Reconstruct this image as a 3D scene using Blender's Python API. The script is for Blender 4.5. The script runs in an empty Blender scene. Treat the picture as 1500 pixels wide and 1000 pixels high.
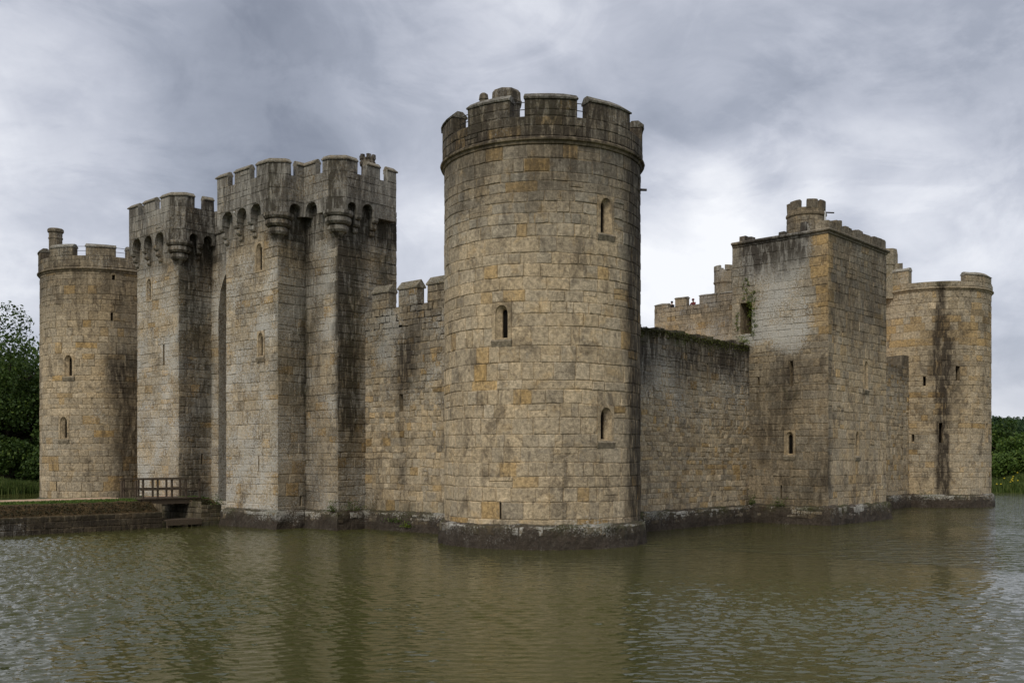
import bpy, math, random
from mathutils import Vector, noise as mn
random.seed(7)
R = math.radians
S = bpy.context.scene
COL = S.collection

# ---------------------------------------------------------------- camera
# World axes: x = south along the west front, y = east along the north front, water at z = 0.
FPX, YH, EYE = 1482.873, 672.818, 3.697
CAMX, CAMY, AZ = -35.08, -29.90, R(47.852)
cd = bpy.data.cameras.new('camera'); cam = bpy.data.objects.new('camera', cd); COL.objects.link(cam)
cam.location = (CAMX, CAMY, EYE); cam.rotation_euler = (R(90), 0, -AZ)
cd.sensor_width = 36; cd.sensor_fit = 'HORIZONTAL'; cd.lens = 36*FPX/1500
cd.shift_y = (YH-500)/1500; cd.clip_start = 0.1; cd.clip_end = 5000
S.camera = cam
FWD = Vector((math.sin(AZ), math.cos(AZ), 0)); RGT = Vector((math.cos(AZ), -math.sin(AZ), 0))
def pdir(px, py=None):
    d = FWD+RGT*((px-750)/FPX)
    if py is not None: d = d+Vector((0, 0, (YH-py)/FPX))
    return d
def at(px, D):
    p = Vector((CAMX, CAMY, 0))+pdir(px)*D
    return p.x, p.y
def topx(p):
    w = Vector(p)-Vector((CAMX, CAMY, EYE)); d = max(w.dot(FWD), .1)
    return 750+FPX*w.dot(RGT)/d, YH-FPX*w.z/d

# ---------------------------------------------------------------- sky, sun, exposure
SUNV = Vector((-.86, -.30, .90)).normalized()
W = bpy.data.worlds.new('World'); S.world = W; W.use_nodes = True
def build_world():
    nt = W.node_tree; nt.nodes.clear(); N = nt.nodes.new; L = nt.links.new
    out = N('ShaderNodeOutputWorld'); bg = N('ShaderNodeBackground'); L(bg.outputs[0], out.inputs[0])
    bg.inputs[1].default_value = 0.1
    sky = N('ShaderNodeTexSky'); sky.sky_type = 'NISHITA'; sky.sun_disc = False
    sky.sun_elevation = math.asin(SUNV.z); sky.sun_rotation = math.atan2(SUNV.x, SUNV.y)
    tc = N('ShaderNodeTexCoord'); D = tc.outputs['Generated']
    def math_(op, a, b=None, c=None, clamp=False):
        n = N('ShaderNodeMath'); n.operation = op; n.use_clamp = clamp
        for i, v in enumerate((a, b, c)):
            if v is None: continue
            if isinstance(v, (int, float)): n.inputs[i].default_value = v
            else: L(v, n.inputs[i])
        return n.outputs[0]
    def noise(scale, detail, rough, dist, off):
        mp = N('ShaderNodeMapping'); mp.inputs['Location'].default_value = (off, off*.7, 0); mp.inputs['Scale'].default_value = (3.2, 3.2, 6.0); L(D, mp.inputs[0])
        n = N('ShaderNodeTexNoise'); n.inputs['Scale'].default_value = scale; n.inputs['Detail'].default_value = detail
        n.inputs['Roughness'].default_value = rough; n.inputs['Distortion'].default_value = dist; L(mp.outputs[0], n.inputs[0]); return n.outputs[0]
    def smooth(x, lo, hi, w):
        mr = N('ShaderNodeMapRange'); mr.interpolation_type = 'SMOOTHSTEP'; L(x, mr.inputs[0]); mr.inputs[1].default_value = lo; mr.inputs[2].default_value = hi; mr.inputs[3].default_value = -w; mr.inputs[4].default_value = w; return mr.outputs[0]
    v = math_('ADD', 0.56, math_('MULTIPLY', math_('SUBTRACT', noise(.6, 5, .5, .3, 3.1), .5), .60))
    v = math_('ADD', v, smooth(noise(.8, 7, .55, .9, 5.7), .40, .60, .075))
    v = math_('ADD', v, smooth(noise(1.7, 8, .6, .8, 12.4), .44, .60, .05))
    v = math_('ADD', v, math_('MULTIPLY', math_('SUBTRACT', noise(3.2, 9, .62, .6, 9.3), .5), .28))
    # cloud masses in view: (pixel direction, radius in degrees, weight); heavier and brighter cloud banks
    for px, py, rad, w in ((210, 130, 12, -.17), (450, 190, 10, -.10), (1170, 170, 12, -.19), (970, 190, 8, -.10), (1460, 160, 12, -.12),
                           (985, 350, 5, .32), (1120, 290, 4, .26), (1010, 440, 5, .22), (1280, 310, 5, .20), (1420, 320, 5, .10), (1470, 520, 9, .12), (20, 250, 7, .17), (70, 390, 7, .10), (600, 400, 5, .28), (1190, 40, 7, .10), (60, 20, 7, .10), (700, 50, 9, .08)):
        d = pdir(px, py).normalized()
        vm = N('ShaderNodeVectorMath'); vm.operation = 'DOT_PRODUCT'; L(D, vm.inputs[0]); vm.inputs[1].default_value = d
        mr = N('ShaderNodeMapRange'); mr.interpolation_type = 'SMOOTHERSTEP'; L(vm.outputs['Value'], mr.inputs[0])
        mr.inputs[1].default_value = math.cos(R(rad*1.35)); mr.inputs[2].default_value = math.cos(R(rad*.15)); mr.inputs[3].default_value = 0; mr.inputs[4].default_value = w
        wob = math_('MULTIPLY', mr.outputs[0], math_('ADD', .45, noise(2.6, 7, .6, .9, px*.01)))
        v = math_('ADD', v, wob)
    cr = N('ShaderNodeValToRGB'); L(v, cr.inputs[0]); e = cr.color_ramp.elements
    e[0].position = 0.0; e[0].color = (.15, .17, .22, 1); e[1].position = .95; e[1].color = (.78, .79, .82, 1)
    for p, c in ((.36, (.305, .33, .395, 1)), (.55, (.44, .462, .53, 1)), (.74, (.60, .618, .675, 1))):
        x = e.new(p); x.color = c
    sc = N('ShaderNodeVectorMath'); sc.operation = 'SCALE'; L(cr.outputs[0], sc.inputs[0]); sc.inputs['Scale'].default_value = 10.0
    mx = N('ShaderNodeMix'); mx.data_type = 'RGBA'; mx.inputs['Factor'].default_value = .05
    L(sc.outputs[0], mx.inputs[6]); L(sky.outputs[0], mx.inputs[7]); L(mx.outputs[2], bg.inputs[0])
build_world()
sd = bpy.data.lights.new('sun', 'SUN'); so = bpy.data.objects.new('sun', sd); COL.objects.link(so)
sd.energy = 1.5; sd.angle = R(20); sd.color = (1, .95, .865)
so.rotation_euler = SUNV.to_track_quat('Z', 'Y').to_euler(); so.location = (-60, -40, 80)
S.view_settings.view_transform = 'Standard'; S.view_settings.look = 'None'; S.view_settings.gamma = 1; S.view_settings.exposure = 0.32

# ---------------------------------------------------------------- materials
def newmat(name):
    m = bpy.data.materials.new(name); m.use_nodes = True; nt = m.node_tree; nt.nodes.clear()
    out = nt.nodes.new('ShaderNodeOutputMaterial'); b = nt.nodes.new('ShaderNodeBsdfPrincipled'); nt.links.new(b.outputs[0], out.inputs[0])
    return m, nt, b
class NB:
    def __init__(s, nt): s.nt = nt
    def n(s, t, **k):
        x = s.nt.nodes.new(t)
        for a, v in k.items(): setattr(x, a, v)
        return x
    def set(s, sock, v):
        if isinstance(v, bpy.types.NodeSocket): s.nt.links.new(v, sock)
        else: sock.default_value = v
    def math(s, op, a, b=None, clamp=False):
        x = s.n('ShaderNodeMath', operation=op, use_clamp=clamp); s.set(x.inputs[0], a)
        if b is not None: s.set(x.inputs[1], b)
        return x.outputs[0]
    def noise(s, vec, scale, detail=4, rough=.55, dist=0):
        x = s.n('ShaderNodeTexNoise'); s.set(x.inputs['Vector'], vec); x.inputs['Scale'].default_value = scale
        x.inputs['Detail'].default_value = detail; x.inputs['Roughness'].default_value = rough; x.inputs['Distortion'].default_value = dist
        return x.outputs[0]
    def mapr(s, v, a, b, c=0., d=1.):
        x = s.n('ShaderNodeMapRange', interpolation_type='SMOOTHSTEP'); s.set(x.inputs[0], v)
        for i, q in enumerate((a, b, c, d)): s.set(x.inputs[i+1], q)
        return x.outputs[0]
    def mix(s, f, a, b, mode='MIX'):
        x = s.n('ShaderNodeMix', data_type='RGBA', blend_type=mode); s.set(x.inputs[0], f); s.set(x.inputs[6], a); s.set(x.inputs[7], b); return x.outputs[2]
    def pos(s): return s.n('ShaderNodeNewGeometry').outputs['Position']
    def mapping(s, vec, scale=(1, 1, 1), rot=(0, 0, 0)):
        x = s.n('ShaderNodeMapping'); s.set(x.inputs[0], vec); x.inputs['Scale'].default_value = scale; x.inputs['Rotation'].default_value = rot; return x.outputs[0]
    def bump(s, h, strength, dist, bsdf, prev=None):
        x = s.n('ShaderNodeBump'); s.set(x.inputs['Height'], h); x.inputs['Strength'].default_value = strength; x.inputs['Distance'].default_value = dist
        if prev is not None: s.nt.links.new(prev, x.inputs['Normal'])
        s.nt.links.new(x.outputs[0], bsdf.inputs['Normal']); return x.outputs[0]
def C(*c): return tuple(c)+(1,)

def stone_mat(name, tan, orange, grey, bumpd=.02):
    # attributes: tone = (value, orange amount, grey amount), wear = (black algae and painted shade, pale lichen, moss)
    m, nt, b = newmat(name); q = NB(nt); P = q.pos()
    t = q.n('ShaderNodeAttribute', attribute_name='tone'); w = q.n('ShaderNodeAttribute', attribute_name='wear')
    ts = q.n('ShaderNodeSeparateColor'); nt.links.new(t.outputs['Color'], ts.inputs[0])
    ws = q.n('ShaderNodeSeparateColor'); nt.links.new(w.outputs['Color'], ws.inputs[0])
    big = q.noise(P, 1.3, 5, .6, .3); mid = q.noise(P, 6.5, 5, .65, .2); fine = q.noise(P, 34, 4, .7)
    c = q.mix(ts.outputs[1], C(*tan), C(*orange)); c = q.mix(ts.outputs[2], c, C(*grey))
    c = q.mix(q.mapr(big, .54, .70, 0, .40), c, C(*orange))
    val = q.math('MULTIPLY', ts.outputs[0], q.mapr(mid, .25, .75, .60, 1.36))
    val = q.math('MULTIPLY', val, q.mapr(fine, .28, .72, .66, 1.30))
    val = q.math('MULTIPLY', val, q.mapr(q.noise(P, 75, 2, .6), .3, .7, .80, 1.20))
    vc = q.n('ShaderNodeCombineColor'); [nt.links.new(val, vc.inputs[i]) for i in range(3)]
    c = q.mix(1., c, vc.outputs[0], 'MULTIPLY')
    # grey weathering bloom and brown grime
    c = q.mix(q.math('MULTIPLY', q.mapr(q.noise(P, 3.1, 6, .7, .6), .50, .66), .36), c, C(.215, .19, .15))
    gr = q.noise(q.mapping(P, (1, 1, .6)), 1.0, 9, .74, .5)
    c = q.mix(q.math('MULTIPLY', q.mapr(gr, .50, .64), .62), c, C(.082, .062, .040))
    # pits
    c = q.mix(q.mapr(q.noise(P, 17, 4, .65), .62, .70, 0, .85), c, C(.030, .025, .020))
    # pale lichen
    ln = q.noise(P, 13, 6, .74, .5); thr = q.math('SUBTRACT', .69, q.math('MULTIPLY', ws.outputs[1], .30))
    lf = q.mapr(ln, thr, q.math('ADD', thr, .06)); c = q.mix(q.math('MULTIPLY', lf, .8), c, C(.52, .50, .44))
    # black algae streaks; painted shade shares this mask
    st = q.noise(q.mapping(P, (3.2, 3.2, .7)), 1.5, 6, .65, .4)
    df = q.math('MULTIPLY', ws.outputs[0], q.mapr(st, .28, .60, .45, 1.15), clamp=True)
    c = q.mix(q.math('MULTIPLY', df, .93, clamp=True), c, C(.033, .025, .017))
    # moss
    ms = q.math('MULTIPLY', q.math('MULTIPLY', ws.outputs[2], q.mapr(q.noise(P, 5, 5, .7, .4), .36, .58)), .95, clamp=True); c = q.mix(ms, c, C(.052, .058, .014))
    nt.links.new(c, b.inputs['Base Color']); b.inputs['Roughness'].default_value = .92; b.inputs['Specular IOR Level'].default_value = .25
    n1 = q.bump(mid, .9, bumpd*2.6, b); q.bump(fine, .8, bumpd*.9, b, n1)
    return m
M = {}
M['stone'] = stone_mat('sandstone', (.465, .370, .238), (.425, .282, .118), (.345, .305, .232))
M['mortar'] = stone_mat('mortar', (.47, .36, .21), (.47, .31, .14), (.38, .32, .23))
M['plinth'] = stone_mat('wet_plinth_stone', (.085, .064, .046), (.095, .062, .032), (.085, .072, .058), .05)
def plain(name, c1, c2, scale, rough=.8, bump=.01, spec=.3, stretch=(1, 1, 1), metallic=0):
    m, nt, b = newmat(name); q = NB(nt); v = q.mapping(q.pos(), stretch)
    nz = q.noise(v, scale, 6, .65, .3); nt.links.new(q.mix(q.mapr(nz, .32, .68), C(*c1), C(*c2)), b.inputs['Base Color'])
    b.inputs['Roughness'].default_value = rough; b.inputs['Specular IOR Level'].default_value = spec; b.inputs['Metallic'].default_value = metallic
    if bump: q.bump(nz, .8, bump, b)
    return m
M['dark'] = plain('dark_interior', (.008, .007, .006), (.014, .012, .010), 3, 1, 0, 0)
M['iron'] = plain('iron', (.03, .03, .03), (.06, .05, .045), 12, .6, 0, .4)
M['whitepipe'] = plain('white_pipe', (.55, .55, .53), (.7, .7, .68), 8, .5, 0, .4)
M['wood'] = plain('weathered_wood', (.055, .040, .027), (.12, .092, .062), 9, .85, .006, .2, (6, 6, 1))
M['path'] = plain('sandy_path', (.40, .265, .175), (.52, .375, .26), 2.2, .95, .02, .1)
M['earth'] = plain('earth_bank', (.045, .030, .016), (.10, .068, .032), 3.0, .95, .08, .1)
M['grass'] = plain('grass_ground', (.030, .055, .010), (.065, .10, .018), 1.2, .95, .06, .1)
M['moatbed'] = M['earth']
M['bark'] = plain('bark', (.030, .024, .018), (.065, .052, .038), 5, .95, .05, .1, (3, 3, .6))
def leafmat(name, c1, c2, c3):
    m, nt, b = newmat(name); q = NB(nt); a = q.n('ShaderNodeAttribute', attribute_name='tone'); ss = q.n('ShaderNodeSeparateColor'); nt.links.new(a.outputs['Color'], ss.inputs[0])
    c = q.mix(ss.outputs[0], C(*c1), C(*c2)); c = q.mix(ss.outputs[1], c, C(*c3)); nt.links.new(c, b.inputs['Base Color'])
    b.inputs['Roughness'].default_value = .6; b.inputs['Specular IOR Level'].default_value = .3
    b.inputs['Transmission Weight'].default_value = 0
    tr = nt.nodes.new('ShaderNodeBsdfTranslucent'); nt.links.new(c, tr.inputs[0]); ms = nt.nodes.new('ShaderNodeMixShader'); ms.inputs[0].default_value = .28
    nt.links.new(b.outputs[0], ms.inputs[1]); nt.links.new(tr.outputs[0], ms.inputs[2]); nt.links.new(ms.outputs[0], nt.nodes['Material Output'].inputs[0])
    return m
M['leaf_oak'] = leafmat('oak_leaves', (.022, .045, .008), (.065, .11, .018), (.11, .16, .025))
M['leaf_bright'] = leafmat('bright_leaves', (.045, .085, .012), (.10, .16, .026), (.15, .20, .035))
M['leaf_far'] = leafmat('far_leaves', (.030, .060, .022), (.055, .095, .035), (.075, .11, .04))
M['reed'] = leafmat('reed_leaves', (.040, .065, .012), (.085, .125, .025), (.13, .16, .04))
M['ivy'] = leafmat('ivy_leaves', (.060, .095, .010), (.13, .18, .018), (.19, .22, .03))
M['moss'] = leafmat('moss_growth', (.036, .030, .012), (.085, .082, .020), (.10, .115, .02))
M['flower'] = plain('yellow_flower', (.62, .45, .02), (.7, .55, .04), 6, .7, 0)
def water_mat(far=False):
    m, nt, b = newmat('moat_water_far' if far else 'moat_water'); q = NB(nt); P = q.pos()
    big = q.noise(P, .05, 3, .5, .4)
    nt.links.new(q.mix(q.mapr(big, .35, .65), C(.050, .052, .014), C(.062, .061, .019)), b.inputs['Base Color'])
    b.inputs['Roughness'].default_value = .03; b.inputs['IOR'].default_value = 1.333; b.inputs['Specular IOR Level'].default_value = .5
    v = q.mapping(P, (1, 1, 1), (0, 0, AZ))          # ripples lie across the wind
    va = q.mapping(v, (.8, 1.9, 1), (0, 0, .08)); vb = q.mapping(v, (2.0, 4.6, 1), (0, 0, .22)); vc = q.mapping(v, (.25, .5, 1), (0, 0, -.2))
    gust = q.mapr(q.noise(P, .06, 3, .5, .6), .36, .60, .35, 1.)
    def ridge(v, sc, det, rg, ds):
        n = q.noise(v, sc, det, rg, ds); return q.math('SUBTRACT', 1., q.math('ABSOLUTE', q.math('SUBTRACT', q.math('MULTIPLY', n, 2.), 1.)))
    h1 = q.math('MULTIPLY', q.noise(va, 1., 2, .5, .6), gust); h2 = q.math('MULTIPLY', q.noise(vb, 1.2, 2, .5, .6), gust)
    n1 = q.bump(h1, 1. if far else .6, .22 if far else .10, b); q.bump(h2, .8 if far else .6, .06 if far else .035, b, n1)
    return m
M['water'] = water_mat(); M['water_far'] = water_mat(True)

# ---------------------------------------------------------------- object helpers
def setattr_col(me, name, vals):
    a = me.attributes.new(name, 'FLOAT_COLOR', 'POINT'); buf = []
    for v in vals: buf += [v[0], v[1], v[2], 1.0]
    a.data.foreach_set('color', buf)
def mkobj(name, V, F, mat, parent=None, tone=None, wear=None, smooth=False, origin=None):
    """One mesh object; V in world coordinates. tone and wear: one tuple, or one per vertex."""
    if origin is None: origin = parent['_o'] if parent is not None and '_o' in parent else (0, 0, 0)
    ox, oy, oz = origin
    me = bpy.data.meshes.new(name); me.from_pydata([(x-ox, y-oy, z-oz) for x, y, z in V], [], F)
    for nm, val in (('tone', tone), ('wear', wear)):
        if val is not None: setattr_col(me, nm, val if isinstance(val, list) else [val]*len(V))
    me.materials.append(M[mat] if isinstance(mat, str) else mat)
    if smooth: me.polygons.foreach_set('use_smooth', [True]*len(F))
    me.update(); o = bpy.data.objects.new(name, me); COL.objects.link(o); o['_o'] = (ox, oy, oz)
    if parent is not None:
        po = parent['_o']; o.parent = parent; o.location = (ox-po[0], oy-po[1], oz-po[2])
    else: o.location = origin
    return o
def tag(o, label=None, cat=None, group=None, kind=None):
    for k, v in (('label', label), ('category', cat), ('group', group), ('kind', kind)):
        if v: o[k] = v
    return o
def empty(name, loc, label, cat, group=None):
    o = bpy.data.objects.new(name, None); COL.objects.link(o); o.location = loc; o['_o'] = tuple(loc); o.empty_display_size = .5
    return tag(o, label, cat, group)
class MB:
    """mesh builder"""
    def __init__(s): s.V = []; s.F = []
    def add(s, V, F):
        n = len(s.V); s.V += [tuple(v) for v in V]; s.F += [tuple(i+n for i in f) for f in F]; return s
    def box(s, x0, x1, y0, y1, z0, z1, j=0):
        r = lambda: random.uniform(-j, j) if j else 0
        V = [(x+r(), y+r(), z+r()) for z in (z0, z1) for x, y in ((x0, y0), (x1, y0), (x1, y1), (x0, y1))]
        return s.add(V, [(3, 2, 1, 0), (4, 5, 6, 7), (0, 1, 5, 4), (1, 2, 6, 5), (2, 3, 7, 6), (3, 0, 4, 7)])
    def prism(s, pts, z0, z1):
        n = len(pts); V = [(x, y, z0) for x, y in pts]+[(x, y, z1) for x, y in pts]
        return s.add(V, [tuple(range(n-1, -1, -1)), tuple(range(n, 2*n))]+[(i, (i+1) % n, (i+1) % n+n, i+n) for i in range(n)])
    def lathe(s, cx, cy, prof, n=20, a0=0):
        m = len(prof); V = []; F = []
        for k in range(n):
            a = a0+2*math.pi*k/n
            for r_, z in prof: V.append((cx+r_*math.cos(a), cy+r_*math.sin(a), z))
        for k in range(n):
            k2 = (k+1) % n
            for i in range(m-1): F.append((k*m+i, k2*m+i, k2*m+i+1, k*m+i+1))
        F.append(tuple(k*m+m-1 for k in range(n))); F.append(tuple(k*m for k in range(n-1, -1, -1)))
        return s.add(V, F)
    def tube(s, path, radii, n=8):
        V = []; F = []; P = [Vector(p) for p in path]
        for i, p in enumerate(P):
            t = (P[min(i+1, len(P)-1)]-P[max(i-1, 0)]).normalized(); u = t.orthogonal().normalized()
            if abs(t.z) < .99: u = t.cross(Vector((0, 0, 1))).normalized()
            else: u = Vector((1, 0, 0)); u = (u-t*u.dot(t)).normalized()
            w = t.cross(u)
            for k in range(n):
                a = 2*math.pi*k/n; V.append(tuple(p+(u*math.cos(a)+w*math.sin(a))*radii[i]))
        for i in range(len(P)-1):
            for k in range(n): F.append((i*n+k, i*n+(k+1) % n, (i+1)*n+(k+1) % n, (i+1)*n+k))
        F.append(tuple(range(n-1, -1, -1))); F.append(tuple((len(P)-1)*n+k for k in range(n)))
        return s.add(V, F)
    def obj(s, name, mat, parent=None, **k): return mkobj(name, s.V, s.F, mat, parent, **k)

# ---------------------------------------------------------------- masonry
class Flat:
    curved = False
    def __init__(s, A, B):
        s.A = Vector(A); d = Vector(B)-s.A; s.L = d.length; s.t = d/s.L; s.n = Vector((s.t.y, -s.t.x))
    def P(s, a, z, d=0.):
        p = s.A+s.t*a+s.n*d; return (p.x, p.y, z)
class Cyl:
    curved = True
    def __init__(s, c, r, th0, th1):                 # angles in degrees, counter-clockwise
        s.c = c; s.r = r; s.a0 = R(th0); s.L = R(th1-th0)*r
    def P(s, a, z, d=0.):
        t = s.a0+a/s.r; return (s.c[0]+(s.r+d)*math.cos(t), s.c[1]+(s.r+d)*math.sin(t), z)
    def s_of(s, deg):
        x = R(deg)-s.a0
        while x < 0: x += 2*math.pi
        return x*s.r
def nz(x, y, z, f=1.): return mn.noise(Vector((x*f, y*f, z*f)))
def clamp(v, a=0., b=1.): return max(a, min(b, v))
def sstep(a, b, v):
    t = clamp((v-a)/(b-a)); return t*t*(3-2*t)
def base_wear(p):
    x, y, z = p
    n1 = nz(x, y, z*.35, .45); n2 = nz(x+31, y, z, .8); n3 = nz(x, y+57, z, .3)
    return [clamp(.10+.45*n1), clamp(.22+.6*n2+.3*n3), clamp(.15*n3-.02)]
class Masonry:
    """Stones, wall cores and openings of one thing; the 300 stones that show largest become objects."""
    def __init__(s, root, wear, tonefn=None, seed=1):
        s.root = root; s.wear = wear; s.tonefn = tonefn; s.rng = random.Random(seed); s.stones = []
        s.cV = []; s.cF = []
    foot = False
    def tone(s, p):
        if s.foot: return (clamp(s.rng.gauss(.42, .13), .2, .8), s.rng.uniform(0, .5), s.rng.uniform(0, .5))
        if s.tonefn:
            t = s.tonefn(p, s.rng)
            if t: return t
        r = s.rng; g = nz(p[0]*.5, p[1]*.5, p[2]*.5+11, .5)
        o = 0 if r.random() > .08 else r.uniform(.4, .9)
        return (clamp(r.gauss(1, .10), .7, 1.3), clamp(o+r.uniform(-.05, .2)+.25*nz(p[0], p[1], p[2], .25)), clamp(r.uniform(0, .4)+.6*g)*(0 if o else 1))
    def core(s, f, z0, z1, ops=(), step=1.2, s0=0, s1=None):
        s1 = f.L if s1 is None else s1
        def br(a, b, extra, st):
            pts = sorted({round(v, 4) for v in [a, b]+[e for e in extra if a < e < b]}); out = []
            for i in range(len(pts)-1):
                k = max(1, int(math.ceil((pts[i+1]-pts[i])/st))); out += [pts[i]+(pts[i+1]-pts[i])*j/k for j in range(k)]
            return out+[pts[-1]]
        sb = br(s0, s1, [v for o in ops for v in o[:2]], .4 if f.curved else step); zb = br(z0, z1, [v for o in ops for v in o[2:4]], step)
        n = len(s.cV); m = len(zb)
        s.cV += [f.P(a, z) for a in sb for z in zb]
        for i in range(len(sb)-1):
            for j in range(m-1):
                a = (sb[i]+sb[i+1])/2; z = (zb[j]+zb[j+1])/2
                if any(o[0] < a < o[1] and o[2] < z < o[3] for o in ops): continue
                s.cF.append((n+i*m+j, n+(i+1)*m+j, n+(i+1)*m+j+1, n+i*m+j+1))
    def extra(s, mb):
        n = len(s.cV); s.cV += mb.V; s.cF += [tuple(i+n for i in q) for q in mb.F]
    def lay(s, f, z0, z1, ops=(), ch=(.42, .58), ln=(.5, 1.05), proud=(.012, .042), gap=.012, jit=.018, s0=None, s1=None):
        s.ztop = z1; r = s.rng; s0 = -.03 if s0 is None else s0; s1 = f.L+.03 if s1 is None else s1
        ed = sorted({z0, z1} | {z for o in ops for z in o[2:4] if z0+.12 < z < z1-.12}); mg = [ed[0]]
        for e in ed[1:]:
            if e-mg[-1] > .12: mg.append(e)
        if mg[-1] != z1: mg[-1] = z1
        zs = []
        for i in range(len(mg)-1):
            a, b = mg[i:i+2]; k = max(1, round((b-a)/r.uniform(*ch))); wts = [r.uniform(.68, 1.35) for _ in range(k)]; tot = sum(wts); z = a
            for q in wts: zs.append((z, z+(b-a)*q/tot)); z += (b-a)*q/tot
        for za, zb in zs:
            iv = [(s0, s1)]; zm = (za+zb)/2
            for o in ops:
                if o[2]-.02 < zm < o[3]+.02:
                    new = []
                    for a, b in iv:
                        if o[1] <= a or o[0] >= b: new.append((a, b)); continue
                        if o[0]-a > .08: new.append((a, o[0]))
                        if b-o[1] > .08: new.append((o[1], b))
                    iv = new
            for a, b in iv:
                k = max(1, round((b-a)/r.uniform(*ln))); w = [r.uniform(.5, 1.75) for _ in range(k)]; tot = sum(w); x = a
                for q in w:
                    e = x+(b-a)*q/tot; g = gap*r.uniform(.7, 1.7)
                    if zb-za > .4 and r.random() < .07:
                        zh = za+(zb-za)*r.uniform(.4, .6); s.stone(f, x+g, e-g, za+g, zh-g*.6, r.uniform(*proud), jit); s.stone(f, x+g, e-g, zh+g*.6, zb-g, r.uniform(*proud), jit)
                    else: s.stone(f, x+g, e-g, za+g, zb-g, r.uniform(*proud), jit)
                    x = e
    def stone(s, f, a, b, za, zb, d, jit):
        r = s.rng
        if b-a < .05 or zb-za < .05: return
        j = lambda: r.uniform(-jit, jit)
        wv = lambda q, zq: zq+(.045*nz(q*.45, zq*.7, f.L*3.1)+.02*nz(q*1.7, zq*1.5, f.L))*min(1, max(0, zq-1.0), max(0, s.ztop-zq))
        bev = min(.026, (b-a)*.18, (zb-za)*.18)*r.uniform(.7, 1.3)
        nc = 3 if f.curved and b-a > .35 else 2
        jz = [(j(), j()) for _ in range(nc)]; ja = (j(), j(), j(), j()); tl = r.uniform(-.008, .008); V = []
        for lvl, (ins, dep) in enumerate(((0, -.01), (0, d*.55), (bev, d))):
            for c in range(nc):
                q = c/(nc-1); lo = a+ins+(b-a-2*ins)*q
                V.append(f.P(lo+(ja[0]*(1-q)+ja[1]*q), wv(lo, za)+ins+jz[c][0], dep+tl*(q-.5)*(lvl > 0)))
                V.append(f.P(lo+(ja[2]*(1-q)+ja[3]*q), wv(lo, zb)-ins+jz[c][1], dep+tl*(q-.5)*(lvl > 0)))
        F = []; K = 2*nc
        for l in range(2):
            o, p = l*K, (l+1)*K
            for c in range(nc-1):
                F.append((o+2*c, o+2*c+2, p+2*c+2, p+2*c)); F.append((o+2*c+3, o+2*c+1, p+2*c+1, p+2*c+3))
            F.append((o+1, o, p, p+1)); e = 2*(nc-1); F.append((o+e, o+e+1, p+e+1, p+e))
        o = 2*K
        for c in range(nc-1): F.append((o+2*c, o+2*c+2, o+2*c+3, o+2*c+1))
        s.add_stone(V, F, V[2*K])
    def add_stone(s, V, F, p):
        ar = 0.; nf = max(1, len(V)//6-1)
        for f0 in F[-nf:]:
            q = [topx(V[i]) for i in f0]
            ar -= sum(q[i][0]*q[(i+1) % len(q)][1]-q[(i+1) % len(q)][0]*q[i][1] for i in range(len(q)))*.5
        if not -30 < q[0][0] < 1530: ar = -1
        K = len(V)//3 if len(V) in (12, 18) else 0
        if K: wl = [tuple((foot_wear if s.foot else s.wear)(v)) for v in V[2*K:]]; wl = wl*3
        else: wl = [tuple(s.wear(p))]*len(V)
        s.stones.append((ar, V, F, s.tone(p), wl))
    def done(s, limit=300):
        if s.cV:
            mkobj('wall_core', s.cV, s.cF, 'mortar', s.root, tone=[(1, .2, .25)]*len(s.cV), wear=[tuple(s.wear(v)) for v in s.cV])
        s.stones.sort(key=lambda t: -t[0])
        for ar, V, F, t, w in s.stones[:limit]:
            c = V[0]; mkobj('stone', V, F, 'stone', s.root, tone=t, wear=w, origin=c)
        V = []; F = []; T = []; Wr = []
        for ar, v, f, t, w in s.stones[limit:]:
            n = len(V); V += v; F += [tuple(i+n for i in q) for q in f]; T += [t]*len(v); Wr += w
        if V: tag(mkobj('stonework', V, F, 'stone', s.root, tone=T, wear=Wr), kind='stuff')
    def solid(s, name, mb, mat='stone', parent=None, tone=(1, .2, .3), wear=None, smooth=False):
        w = [tuple(s.wear(v)) for v in mb.V] if wear is None else wear
        return mkobj(name, mb.V, mb.F, mat, parent or s.root, tone=tone, wear=w, smooth=smooth)
    # -- openings -------------------------------------------------------------
    def window(s, f, sc, z0, z1, w=.78, slit=.20, sill=True, off=0., shape='lancet', depth=.17):
        """Dressed surround with a pointed light, splayed reveals, dark opening and sill. Returns the opening rectangle."""
        h = z1-z0; aw = w*.34; zt = z1-.10
        def arch(hw, zb, ztop, o=0.):
            rise = min(hw*1.55, (ztop-zb)*.4); zs = ztop-rise; pts = [(sc+o-hw, zb), (sc+o+hw, zb)]
            for k in range(0, 7):
                t = k/6; pts.append((sc+o+hw*math.cos(t*math.pi/2)**.85, zs+rise*math.sin(t*math.pi/2)**.9)) if k < 6 else pts.append((sc+o, ztop))
            for k in range(5, -1, -1):
                t = k/6; pts.append((sc+o-hw*math.cos(t*math.pi/2)**.85, zs+rise*math.sin(t*math.pi/2)**.9))
            return pts
        a1 = arch(aw, z0+.06, zt); a2 = arch(slit/2, z0+.14, zt-.16, off); n = len(a1)
        def outer(p):
            cx, cz = sc, (z0+z1)/2; dx, dz = p[0]-cx, p[1]-cz; k = min(abs(w/2/dx) if dx else 9e9, abs(h/2/dz) if dz else 9e9); return (cx+dx*k, cz+dz*k)
        o1 = [outer(p) for p in a1]
        # snap the outline to the four corners of the rectangle
        for cxx, czz in ((sc-w/2, z0), (sc+w/2, z0), (sc+w/2, z1), (sc-w/2, z1)):
            i = min(range(n), key=lambda k: (o1[k][0]-cxx)**2+(o1[k][1]-czz)**2); o1[i] = (cxx, czz)
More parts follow.
